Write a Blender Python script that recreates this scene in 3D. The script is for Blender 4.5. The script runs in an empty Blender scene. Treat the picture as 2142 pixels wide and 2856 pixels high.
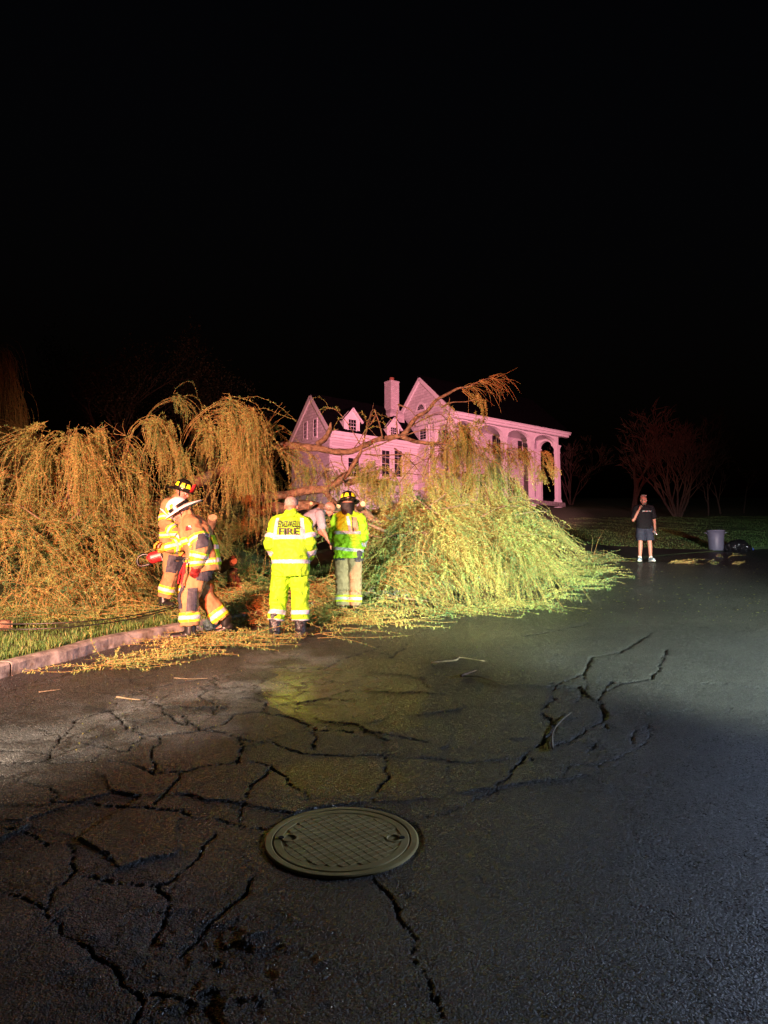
import bpy, bmesh, math, random
import numpy as np
from mathutils import Vector, Matrix, noise
from mathutils.bvhtree import BVHTree

random.seed(7); RNG = np.random.default_rng(7)
SC = bpy.context.scene
COL = SC.collection
PI = math.pi
V = Vector

# ------------------------------------------------------------------ camera
F, CX, CY = 2120.0, 1071.0, 1428.0
EYE = 1.75
TH = math.atan(202 / F)                       # the lens looks a little uphill
SLOPE = math.tan(TH + math.atan(51 / F))      # the street climbs away from the camera
cam_d = bpy.data.cameras.new('camera')
cam_d.sensor_fit = 'VERTICAL'; cam_d.sensor_height = 36.0; cam_d.lens = 36.0 * F / 2856.0
cam_d.clip_start = 0.05; cam_d.clip_end = 2000
cam = bpy.data.objects.new('camera', cam_d); COL.objects.link(cam)
cam.location = (0, 0, EYE); cam.rotation_euler = (PI / 2 + TH, 0, 0)
SC.camera = cam

# ------------------------------------------------------------------ sky
world = bpy.data.worlds.new('World'); SC.world = world; world.use_nodes = True
wn = world.node_tree; wn.nodes.clear()
sky = wn.nodes.new('ShaderNodeTexSky'); sky.sky_type = 'NISHITA'; sky.sun_disc = False
sky.sun_elevation = math.radians(-4); sky.sun_rotation = math.radians(160)
bg = wn.nodes.new('ShaderNodeBackground'); bg.inputs['Strength'].default_value = 0.065
wo = wn.nodes.new('ShaderNodeOutputWorld')
wn.links.new(sky.outputs[0], bg.inputs[0]); wn.links.new(bg.outputs[0], wo.inputs[0])

# ------------------------------------------------------------------ lamps
# moon-weak sun, then the lamps of the fire apparatus parked behind and beside the photographer
def lamp(name, kind, loc, power, color, target=None, angle=60, blend=0.5, radius=0.12, squash=None):
    d = bpy.data.lights.new(name, kind); d.color = color
    d.energy = power
    if kind != 'SUN': d.shadow_soft_size = radius
    o = bpy.data.objects.new(name, d); COL.objects.link(o); o.location = loc
    if target is not None:
        o.rotation_euler = (V(target) - V(loc)).to_track_quat('-Z', 'Y').to_euler()
    if kind == 'SPOT':
        d.spot_size = math.radians(angle); d.spot_blend = blend
        if squash: o.scale = (squash[0], squash[1], 1)      # a wide, flat beam
    return o
sun = lamp('moon', 'SUN', (0, 0, 30), 0.004, (0.8, 0.88, 1.0), target=(8, 20, 0))
sun.data.angle = math.radians(0.5)
# white scene lamps, left truck: over the kerb and the left of the tree
lamp('scene_lamp_white', 'SPOT', (-5.2, -1.5, 2.9), 17500, (1.0, 0.76, 0.54), (-3.9, 12.0, 1.9), 56, 0.6, 0.15)
# headlamps, right truck: a low beam over the road to the right half of the tree
lamp('headlamp', 'SPOT', (6.4, -2.2, 1.7), 56000, (0.84, 1.0, 0.74), (2.9, 14.0, 1.5), 30, 0.8, 0.12, (1.35, .62))
lamp('headlamp', 'SPOT', (5.2, -2.6, 1.5), 20000, (0.86, 1.0, 1.0), (9.0, 22.0, 1.9), 34, 0.9, 0.12, (1.2, .42))
# red warning lamps
lamp('beacon_red', 'SPOT', (-4.2, -2.0, 3.4), 20000, (1.0, 0.16, 0.08), (-3.0, 14.0, 4.6), 50, 0.7, 0.2)
lamp('beacon_pink', 'SPOT', (8.5, 9.0, 7.5), 104000, (1.0, 0.325, 0.45), (4.0, 58.8, 11.8), 28, 0.35, 0.3)
lamp('beacon_red', 'SPOT', (6.8, -2.4, 3.3), 16000, (1.0, 0.10, 0.12), (6.4, 20.0, 7.6), 34, 0.55, 0.2)
# cool lamp at the right kerb
lamp('side_lamp', 'SPOT', (10.0, 8.0, 3.0), 3600, (0.56, 0.70, 1.0), (2.8, 5.0, 0.3), 90, 0.9, 0.15)

SC.view_settings.view_transform = 'Standard'; SC.view_settings.look = 'None'
SC.view_settings.exposure = 0.0; SC.view_settings.gamma = 1.0
SC.cycles.use_denoising = True
SC.cycles.max_bounces = 5; SC.cycles.diffuse_bounces = 2; SC.cycles.glossy_bounces = 2
SC.cycles.transparent_max_bounces = 6
SC.cycles.sample_clamp_indirect = 4.0

# ------------------------------------------------------------------ helpers
CAM_F = V((0, math.cos(TH), math.sin(TH))); CAM_U = V((0, -math.sin(TH), math.cos(TH)))
def ray(px, py):
    return V((1, 0, 0)) * ((px - CX) / F) + CAM_U * ((CY - py) / F) + CAM_F
def at(px, py, y):
    r = ray(px, py); t = y / r.y
    return V((0, 0, EYE)) + r * t
def gnd(px, py):
    r = ray(px, py); t = EYE / (SLOPE * r.y - r.z)
    return V((0, 0, EYE)) + r * t

def tag(o, label=None, cat=None, group=None, kind=None):
    if label: o['label'] = label
    if cat: o['category'] = cat
    if group: o['group'] = group
    if kind: o['kind'] = kind
    return o
def empty(name, loc=(0, 0, 0), rz=0.0):
    o = bpy.data.objects.new(name, None); COL.objects.link(o)
    o.location = loc; o.rotation_euler = (0, 0, rz); o.empty_display_size = 0.2
    return o
def link(name, me, mat=None, parent=None, smooth=False):
    o = bpy.data.objects.new(name, me); COL.objects.link(o)
    if mat is not None:
        for m in (mat if isinstance(mat, (list, tuple)) else [mat]): me.materials.append(m)
    if parent is not None: o.parent = parent
    if smooth:
        me.polygons.foreach_set('use_smooth', [True] * len(me.polygons))
    return o
def from_bm(name, bm, mat=None, parent=None, smooth=False):
    me = bpy.data.meshes.new(name)
    bmesh.ops.recalc_face_normals(bm, faces=bm.faces)
    bm.to_mesh(me); bm.free()
    return link(name, me, mat, parent, smooth)
def np_mesh(name, verts, faces, mat=None, parent=None, smooth=False):
    verts = np.asarray(verts, dtype=np.float32); faces = np.asarray(faces, dtype=np.int32)
    me = bpy.data.meshes.new(name)
    me.vertices.add(len(verts)); me.vertices.foreach_set('co', verts.ravel())
    n, k = faces.shape
    me.loops.add(n * k); me.loops.foreach_set('vertex_index', faces.ravel())
    me.polygons.add(n); me.polygons.foreach_set('loop_start', np.arange(0, n * k, k, dtype=np.int32))
    me.update(calc_edges=True)
    return link(name, me, mat, parent, smooth)
def point_attr(o, name, vals):
    a = o.data.attributes.new(name, 'FLOAT', 'POINT')
    a.data.foreach_set('value', np.asarray(vals, dtype=np.float32))
def face_attr(o, name, vals):
    a = o.data.attributes.new(name, 'FLOAT', 'FACE')
    a.data.foreach_set('value', np.asarray(vals, dtype=np.float32))

def box(bm, c, s, rz=0.0, M=None):
    m = Matrix.Translation(V(c)) @ Matrix.Rotation(rz, 4, 'Z') @ Matrix.Diagonal((s[0], s[1], s[2], 1))
    if M is not None: m = M @ m
    return bmesh.ops.create_cube(bm, size=1.0, matrix=m)['verts']
def ball(bm, c, r, rot=None, u=14, v=9):
    if not isinstance(r, (tuple, list)): r = (r, r, r)
    m = Matrix.Translation(V(c))
    if rot is not None: m = m @ rot.to_4x4()
    m = m @ Matrix.Diagonal((r[0], r[1], r[2], 1))
    rings = []
    for j in range(1, v):
        th = PI * j / v; s_, z_ = math.sin(th), math.cos(th)
        rings.append([bm.verts.new(m @ V((s_ * math.cos(2 * PI * i / u), s_ * math.sin(2 * PI * i / u), z_))) for i in range(u)])
    a_, b_ = bm.verts.new(m @ V((0, 0, 1))), bm.verts.new(m @ V((0, 0, -1)))
    for i in range(u):
        k_ = (i + 1) % u
        bm.faces.new((a_, rings[0][i], rings[0][k_])); bm.faces.new((b_, rings[-1][k_], rings[-1][i]))
        for r0, r1 in zip(rings[:-1], rings[1:]): bm.faces.new((r0[i], r1[i], r1[k_], r0[k_]))
def cone(bm, a, b, ra, rb, seg=14, caps=True):
    a, b = V(a), V(b); d = b - a
    if d.length < 1e-6: return
    m = Matrix.Translation((a + b) / 2) @ d.to_track_quat('Z', 'Y').to_matrix().to_4x4()
    bmesh.ops.create_cone(bm, cap_ends=caps, cap_tris=False, segments=seg, radius1=ra, radius2=rb, depth=d.length, matrix=m)
def chain(bm, pts, rad, seg=14):
    for i in range(len(pts) - 1):
        cone(bm, pts[i], pts[i + 1], rad[i], rad[i + 1], seg)
    for p, r in zip(pts, rad): ball(bm, p, r, u=seg, v=9)
def loft(bm, rings, cap=True):
    vs = [[bm.verts.new(p) for p in r] for r in rings]
    n = len(vs[0])
    for a, b in zip(vs[:-1], vs[1:]):
        for i in range(n):
            bm.faces.new((a[i], a[(i + 1) % n], b[(i + 1) % n], b[i]))
    if cap:
        bm.faces.new(list(reversed(vs[0]))); bm.faces.new(vs[-1])
def tube(bm, pts, rads, seg=8, wob=0.0, cap=True):
    """bark-covered limb along a smoothed polyline"""
    pts = [V(p) for p in pts]
    rings = []; up = V((0.13, 0.31, 0.94))
    for i, p in enumerate(pts):
        t = (pts[min(i + 1, len(pts) - 1)] - pts[max(i - 1, 0)]).normalized()
        a = t.cross(up)
        if a.length < 1e-3: a = t.cross(V((1, 0, 0)))
        a.normalize(); b = t.cross(a)
        ring = []
        for k in range(seg):
            an = 2 * PI * k / seg
            r = rads[i] * (1 + wob * (noise.noise(p * 6 + V((math.cos(an), math.sin(an), 0)) * 2.5)))
            ring.append(p + (a * math.cos(an) + b * math.sin(an)) * r)
        rings.append(ring)
    loft(bm, rings, cap)
def smooth_path(pts, n):
    """Catmull-Rom through points (each a Vector), n samples per span"""
    P = [V(p) for p in pts]; out = []
    P = [P[0] * 2 - P[1]] + P + [P[-1] * 2 - P[-2]]
    for i in range(1, len(P) - 2):
        for k in range(n):
            t = k / n
            out.append(0.5 * ((2 * P[i]) + (P[i + 1] - P[i - 1]) * t + (2 * P[i - 1] - 5 * P[i] + 4 * P[i + 1] - P[i + 2]) * t * t
                              + (3 * P[i] - P[i - 1] - 3 * P[i + 1] + P[i + 2]) * t ** 3))
    out.append(P[-2].copy())
    return out

# smooth value noise for arrays
class VN:
    def __init__(s, seed, n=128):
        s.g = np.random.default_rng(seed).random((n, n)); s.n = n
    def __call__(s, x, y):
        xi = np.floor(x).astype(int); yi = np.floor(y).astype(int)
        fx = x - xi; fy = y - yi; fx = fx * fx * (3 - 2 * fx); fy = fy * fy * (3 - 2 * fy)
        n = s.n; g = s.g
        a = g[xi % n, yi % n]; b = g[(xi + 1) % n, yi % n]; c = g[xi % n, (yi + 1) % n]; d = g[(xi + 1) % n, (yi + 1) % n]
        return (a * (1 - fx) + b * fx) * (1 - fy) + (c * (1 - fx) + d * fx) * fy
VN1, VN2, VN3 = VN(1), VN(2), VN(3)
def fbm(x, y, s, vn=VN1, o=4):
    r = 0; a = 0.5
    for k in range(o):
        r = r + a * vn(x * s + 17.3 * k, y * s - 9.1 * k); a *= 0.5; s *= 2.03
    return r

# ------------------------------------------------------------------ materials
def mat(name, color, rough=0.6, spec=0.5, metal=0.0, sheen=0.0):
    m = bpy.data.materials.new(name); m.use_nodes = True
    b = m.node_tree.nodes['Principled BSDF']
    b.inputs['Base Color'].default_value = (*color, 1); b.inputs['Roughness'].default_value = rough
    b.inputs['Metallic'].default_value = metal; b.inputs['Specular IOR Level'].default_value = spec
    return m
def nd(m, t, **kw):
    n = m.node_tree.nodes.new(t)
    for k, v in kw.items():
        if k in n.inputs: n.inputs[k].default_value = v
        else: setattr(n, k, v)
    return n
def lk(m, a, b): m.node_tree.links.new(a, b)
def bsdf(m): return m.node_tree.nodes['Principled BSDF']
def coords(m, scale=(1, 1, 1), kind='Object'):
    tc = nd(m, 'ShaderNodeTexCoord'); mp = nd(m, 'ShaderNodeMapping'); mp.inputs['Scale'].default_value = scale
    lk(m, tc.outputs[kind], mp.inputs[0]); return mp.outputs[0]
def ramp(m, src, stops):
    r = nd(m, 'ShaderNodeValToRGB')
    els = r.color_ramp.elements
    while len(els) < len(stops): els.new(0.5)
    for e, (p, c) in zip(els, stops):
        e.position = p; e.color = (*c, 1) if not isinstance(c, (int, float)) else (c, c, c, 1)
    lk(m, src, r.inputs[0]); return r.outputs[0]
def bump(m, h, strength, dist, prev=None):
    b = nd(m, 'ShaderNodeBump', Strength=strength, Distance=dist)
    lk(m, h, b.inputs['Height'])
    if prev is not None: lk(m, prev, b.inputs['Normal'])
    return b.outputs[0]
def noisy(name, c1, c2, scale, rough=0.6, bstr=0.3, bdist=0.01, sc=(1, 1, 1), spec=0.4, detail=5.0, lo=0.35, hi=0.65):
    m = mat(name, c1, rough, spec)
    co = coords(m, sc)
    n = nd(m, 'ShaderNodeTexNoise', Scale=scale, Detail=detail, Roughness=0.6); lk(m, co, n.inputs['Vector'])
    lk(m, ramp(m, n.outputs['Fac'], [(lo, c1), (hi, c2)]), bsdf(m).inputs['Base Color'])
    if bstr: lk(m, bump(m, n.outputs['Fac'], bstr, bdist), bsdf(m).inputs['Normal'])
    return m
def cloth(name, c, scale=14, rough=0.75, bstr=0.5, var=0.25, bdist=0.02, spec=0.25):
    d = tuple(x * (1 - var) for x in c)
    m = mat(name, c, rough, spec)
    co = coords(m, (1, 1, 0.55))
    n = nd(m, 'ShaderNodeTexNoise', Scale=scale, Detail=4.0, Roughness=0.55, Distortion=0.6); lk(m, co, n.inputs['Vector'])
    n2 = nd(m, 'ShaderNodeTexNoise', Scale=scale * 14, Detail=2.0); lk(m, co, n2.inputs['Vector'])
    lk(m, ramp(m, n.outputs['Fac'], [(0.3, d), (0.62, c)]), bsdf(m).inputs['Base Color'])
    b1 = bump(m, n.outputs['Fac'], bstr, bdist)
    lk(m, bump(m, n2.outputs['Fac'], 0.15, 0.002, b1), bsdf(m).inputs['Normal'])
    return m

def make_asphalt():
    m = mat('asphalt', (0.04, 0.04, 0.042), 0.5, 0.5)
    co = coords(m)
    big = nd(m, 'ShaderNodeTexNoise', Scale=0.9, Detail=6.0, Roughness=0.7); lk(m, co, big.inputs['Vector'])
    mid = nd(m, 'ShaderNodeTexNoise', Scale=14.0, Detail=5.0, Roughness=0.7); lk(m, co, mid.inputs['Vector'])
    grit = nd(m, 'ShaderNodeTexVoronoi', Scale=125.0, feature='F1'); lk(m, co, grit.inputs['Vector'])
    grit.inputs['Randomness'].default_value = 1.0
    coarse = nd(m, 'ShaderNodeTexVoronoi', Scale=58.0, feature='F1'); lk(m, co, coarse.inputs['Vector'])
    grit2 = nd(m, 'ShaderNodeTexNoise', Scale=320.0, Detail=2.0, Roughness=0.7); lk(m, co, grit2.inputs['Vector'])
    base = ramp(m, big.outputs['Fac'], [(0.3, (0.020, 0.020, 0.0205)), (0.5, (.032, .0315, .031)), (0.72, (0.052, 0.051, 0.050))])
    def mulc(a_, b_):
        x = nd(m, 'ShaderNodeMix', data_type='RGBA', blend_type='MULTIPLY'); x.inputs[0].default_value = 1.0
        lk(m, a_, x.inputs[6]); lk(m, b_, x.inputs[7]); return x.outputs[2]
    stone = ramp(m, grit.outputs['Color'], [(0.2, 0.5), (0.7, 1.2), (0.9, 2.6)])
    col = mulc(mulc(base, stone), ramp(m, mid.outputs['Fac'], [(.35, .7), (.65, 1.3)]))
    # hairline cracks between the big ones
    wv = nd(m, 'ShaderNodeTexNoise', Scale=3.0, Detail=6.0, Roughness=0.7); lk(m, co, wv.inputs['Vector'])
    ad = nd(m, 'ShaderNodeVectorMath', operation='MULTIPLY_ADD'); lk(m, wv.outputs['Color'], ad.inputs[0]); ad.inputs[1].default_value = (.5, .5, .5); lk(m, co, ad.inputs[2])
    ed = nd(m, 'ShaderNodeTexVoronoi', Scale=2.3, feature='DISTANCE_TO_EDGE'); lk(m, ad.outputs[0], ed.inputs['Vector'])
    hair = ramp(m, ed.outputs['Distance'], [(0.0, 1.0), (0.012, .8), (0.026, 0.0)])
    zone = ramp(m, big.outputs['Fac'], [(.38, 0.0), (.47, 1.0)])
    hz_ = mulc(hair, zone)
    cr = nd(m, 'ShaderNodeAttribute', attribute_name='crack')
    mxm = nd(m, 'ShaderNodeMath', operation='MAXIMUM'); lk(m, cr.outputs['Fac'], mxm.inputs[0]); lk(m, hz_, mxm.inputs[1])
    dusty_lit = nd(m, 'ShaderNodeAttribute', attribute_name='dusty_lit')
    mx2 = nd(m, 'ShaderNodeMix', data_type='RGBA'); lk(m, dusty_lit.outputs['Fac'], mx2.inputs[0])
    lk(m, col, mx2.inputs[6]); lk(m, mulc(ramp(m, mid.outputs['Fac'], [(.3, (.13, .13, .135)), (.7, (.21, .21, .215))]), stone), mx2.inputs[7])  # paler plates: dust, plus lamp light put into the colour
    mx = nd(m, 'ShaderNodeMix', data_type='RGBA'); lk(m, mxm.outputs[0], mx.inputs[0])
    lk(m, mx2.outputs[2], mx.inputs[6]); mx.inputs[7].default_value = (0.005, 0.005, 0.005, 1)
    lk(m, mx.outputs[2], bsdf(m).inputs['Base Color'])
    wet = nd(m, 'ShaderNodeAttribute', attribute_name='wet')
    gl = ramp(m, grit.outputs['Color'], [(.55, .50), (.75, .16)])          # some stones are slick
    r1 = nd(m, 'ShaderNodeMix', data_type='FLOAT'); lk(m, wet.outputs['Fac'], r1.inputs[0]); lk(m, gl, r1.inputs[2]); r1.inputs[3].default_value = .15
    lk(m, r1.outputs[0], bsdf(m).inputs['Roughness'])
    st = nd(m, 'ShaderNodeMapRange'); lk(m, wet.outputs['Fac'], st.inputs[0]); st.inputs[3].default_value = 1.0; st.inputs[4].default_value = 0.13
    b1 = nd(m, 'ShaderNodeBump', Distance=0.009, invert=True); lk(m, grit.outputs['Distance'], b1.inputs['Height']); lk(m, st.outputs[0], b1.inputs['Strength'])
    b3 = nd(m, 'ShaderNodeBump', Distance=0.007, invert=True); lk(m, coarse.outputs['Distance'], b3.inputs['Height']); lk(m, st.outputs[0], b3.inputs['Strength']); lk(m, b1.outputs[0], b3.inputs['Normal'])
    b2 = nd(m, 'ShaderNodeBump', Distance=0.004); lk(m, grit2.outputs['Fac'], b2.inputs['Height']); lk(m, st.outputs[0], b2.inputs['Strength']); lk(m, b3.outputs[0], b2.inputs['Normal'])
    b4 = nd(m, 'ShaderNodeBump', Distance=0.01, Strength=.8, invert=True); lk(m, hz_, b4.inputs['Height']); lk(m, b2.outputs[0], b4.inputs['Normal'])
    lk(m, b4.outputs[0], bsdf(m).inputs['Normal'])
    return m

M = {}
M['asphalt'] = make_asphalt()
M['concrete'] = noisy('concrete', (0.07, 0.062, 0.056), (0.27, 0.26, 0.245), 7, 0.85, 0.9, 0.02, detail=12, lo=.32, hi=.6)
M['lawn'] = noisy('lawn_soil', (0.05, 0.085, 0.028), (0.08, 0.13, 0.04), 6, 0.9, 0.8, 0.05, detail=9)
M['driveway'] = noisy('driveway_tar', (0.02, 0.02, 0.021), (0.035, 0.034, 0.034), 40, 0.55, 0.6, 0.008)
M['dirt'] = noisy('dirt', (0.05, 0.038, 0.025), (0.11, 0.085, 0.055), 14, 0.9, 0.8, 0.03, detail=8)
M['bark'] = noisy('bark', (0.075, 0.042, 0.028), (0.26, 0.16, 0.10), 13, 0.85, 1.0, 0.03, (1, 1, 1), detail=9, lo=0.36, hi=0.68)
M['palebark'] = noisy('pale_bark', (0.11, 0.08, 0.05), (0.25, 0.19, 0.12), 22, 0.8, 0.6, 0.01)
M['cut'] = noisy('cut_wood', (0.52, 0.31, 0.17), (0.72, 0.47, 0.28), 18, 0.75, 0.2, 0.004)
M['darkbark'] = noisy('dark_bark', (0.035, 0.022, 0.018), (0.075, 0.048, 0.04), 8, 0.9, 0.6, 0.02)
# ------------------------------------------------------------------ ground shape
_e = [(-9.5, -9.0), (-7.2, -3.0), (-5.3, 2.6)] + [tuple(gnd(*p)[:2]) for p in
      [(0, 1893), (180, 1846), (350, 1800), (700, 1735), (1000, 1680), (1300, 1630), (1560, 1585), (1700, 1565), (1900, 1545), (2142, 1530)]] \
      + [(19.0, 27.3), (34.0, 31.0), (70.0, 35.0)]
EDGE = np.array([[p.x, p.y] for p in smooth_path([V((a, b, 0)) for a, b in _e], 6)])
def edge_dist(x, y):
    """signed distance from the kerb line, positive on the lawn side"""
    x = np.asarray(x, float); y = np.asarray(y, float)
    best = np.full(x.shape, 1e9); sg = np.ones(x.shape)
    for a, b in zip(EDGE[:-1], EDGE[1:]):
        d = b - a; L2 = d @ d
        t = np.clip(((x - a[0]) * d[0] + (y - a[1]) * d[1]) / L2, 0, 1)
        dx = x - (a[0] + t * d[0]); dy = y - (a[1] + t * d[1]); q = dx * dx + dy * dy
        m = q < best
        best = np.where(m, q, best); sg = np.where(m, np.sign(d[0] * dy - d[1] * dx), sg)
    return np.sqrt(best) * np.where(sg == 0, 1, sg)
KERB = 0.13
def kerb_drop(x):
    """share of the kerb height lost: flush at the driveway, low beyond it"""
    return np.interp(x, [3.0, 4.2, 9.6, 10.6], [0, .92, .92, .62])
def lawn_h(e, x, y):
    lift = np.clip((x - 5.0) / 3.0, 0, 1)            # the kerb is dropped where the driveway meets the road
    k = KERB * (1 - kerb_drop(x))
    return k - 0.01 + 0.016 * np.clip(e, 0, 60) + 0.05 * (fbm(x, y, 0.5, VN2, 3) - 0.45) * np.clip(e, 0, 2) + 0.10 * lift * np.clip(e / 3, 0, 1)
def G(x, y):
    x = np.asarray(x, float); y = np.asarray(y, float)
    e = edge_dist(x, y)
    return SLOPE * y + np.where(e > 0.14, lawn_h(e, x, y), 0.0)
def g1(x, y): return float(G(np.array([x]), np.array([y]))[0])
def on_ground(px, py, it=12):
    """where the sight line through a pixel meets the ground"""
    p = gnd(px, py); r = ray(px, py)
    y = p.y
    for _ in range(it):
        z = EYE + r.z * y / r.y; gz = g1(r.x * y / r.y, y)
        y += (z - gz) / (SLOPE - r.z / r.y) * 0.8
    return V((r.x * y / r.y, y, g1(r.x * y / r.y, y)))

# ------------------------------------------------------------------ road
def crop8(l): return [(a * 0.7233, 1780 + b * 0.7233) for a, b in l]
def cropR(l): return [(1180 + a * 0.5799, 1700 + b * 0.5799) for a, b in l]
CR = [crop8(l) for l in [
 [(0,530),(100,545),(200,580),(225,630),(160,640),(0,640)],
 [(225,630),(290,635),(400,640),(520,655),(650,660),(760,690),(850,705),(950,725),(1030,730)],
 [(0,478),(180,475),(330,470),(450,475),(520,490),(590,525),(660,520),(760,505),(900,485),(970,480),(1030,490)],
 [(290,310),(270,350),(230,390),(190,440),(185,470)],
 [(830,155),(830,190),(780,220),(840,260),(835,290),(900,290),(1010,285)],
 [(1010,285),(1015,250),(990,230),(900,225)],
 [(1010,285),(1080,295),(1150,320),(1215,350),(1215,390),(1210,430)],
 [(1215,350),(1320,355),(1480,370),(1659,400)],
 [(730,310),(770,350),(870,365),(920,395),(1050,400),(1120,430),(1210,450),(1330,455),(1480,455),(1600,460),(1659,465)],
 [(700,290),(730,310),(720,330),(640,290),(630,265),(560,235),(470,235)],
 [(430,275),(470,320),(520,350),(550,370),(620,370),(770,355)],
 [(330,405),(410,410),(500,435),(430,440),(340,470)],
 [(1050,490),(1090,530),(1140,575),(1190,630)],
 [(1050,490),(1030,520),(980,570),(940,640),(910,700)],
 [(240,790),(275,850),(280,900),(225,970),(180,1040),(190,1090),(250,1130),(350,1190),(480,1290),(520,1310),(550,1340),(550,1488)],
 [(280,910),(370,915),(480,935),(580,950),(630,945),(740,870),(790,790),(830,750)],
 [(0,970),(100,1000),(180,1040)],
 [(1420,905),(1470,950),(1510,1000),(1540,1070),(1580,1150),(1590,1240),(1630,1300),(1659,1330)],
 [(960,930),(940,980),(870,1050),(800,1100),(740,1150),(700,1190)],
 [(690,520),(680,560),(640,600),(590,640)],
 [(580,950),(640,990),(630,1050),(600,1090),(580,1140)],
 [(0,740),(80,750),(150,790),(200,800)],
 [(960,110),(1100,112),(1250,120),(1300,90),(1420,45),(1460,30)],
 [(1420,45),(1500,60),(1520,75),(1570,20)],
 [(550,1340),(700,1370),(800,1420),(850,1488)],
 [(1480,455),(1500,520),(1440,620)],
 [(290,310),(430,275),(470,235),(560,200),(700,170),(830,155)],
 [(190,440),(100,430),(0,425)], [(520,350),(560,320),(640,290)], [(550,370),(520,400),(500,435)], [(620,370),(600,420),(590,525)],
 [(900,290),(860,330),(770,350)], [(920,395),(930,440),(900,485)],
]] + [cropR(l) for l in [
 [(0,1000),(100,980),(240,930),(320,880),(400,800),(460,730),(520,680),(620,580),(630,550),(580,500),(580,470),(630,430),(610,390),(640,360),(590,340)],
 [(620,650),(720,635),(780,570),(860,540),(910,580)], [(900,610),(810,640),(790,700)],
 [(660,790),(720,750),(850,745),(950,720),(1010,690),(1100,610),(1060,550),(990,600),(1000,640)],
 [(850,745),(850,790)], [(850,440),(870,400),(960,350),(900,340),(860,400)],
 [(770,310),(780,350),(770,410),(730,440)], [(860,540),(880,500),(850,440)],
 [(0,715),(150,735),(280,730),(460,715),(560,720)], [(480,130),(700,90),(800,65)],
 [(1300,350),(1500,360),(1659,380)], [(20,1790),(60,1900),(80,1950)],
 [(640,360),(770,310),(820,230),(960,200),(1100,110)], [(960,350),(1100,330),(1180,190)],
]]
SEGS = []
for line in CR:
    w = [gnd(a, b) for a, b in line]
    for a, b in zip(w[:-1], w[1:]): SEGS.append((a.x, a.y, b.x, b.y))
MH = on_ground(953, 2338)                              # manhole centre
PITS = [(300, 2060, .30, .012), (430, 2640, .5, .012), (560, 2710, .45, .012), (120, 2045, .16, .02), (650, 2800, .4, .010),
        (330, 1945, .16, .014), (1290, 1905, .3, .006), (1900, 2415, .12, .012)]

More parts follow.
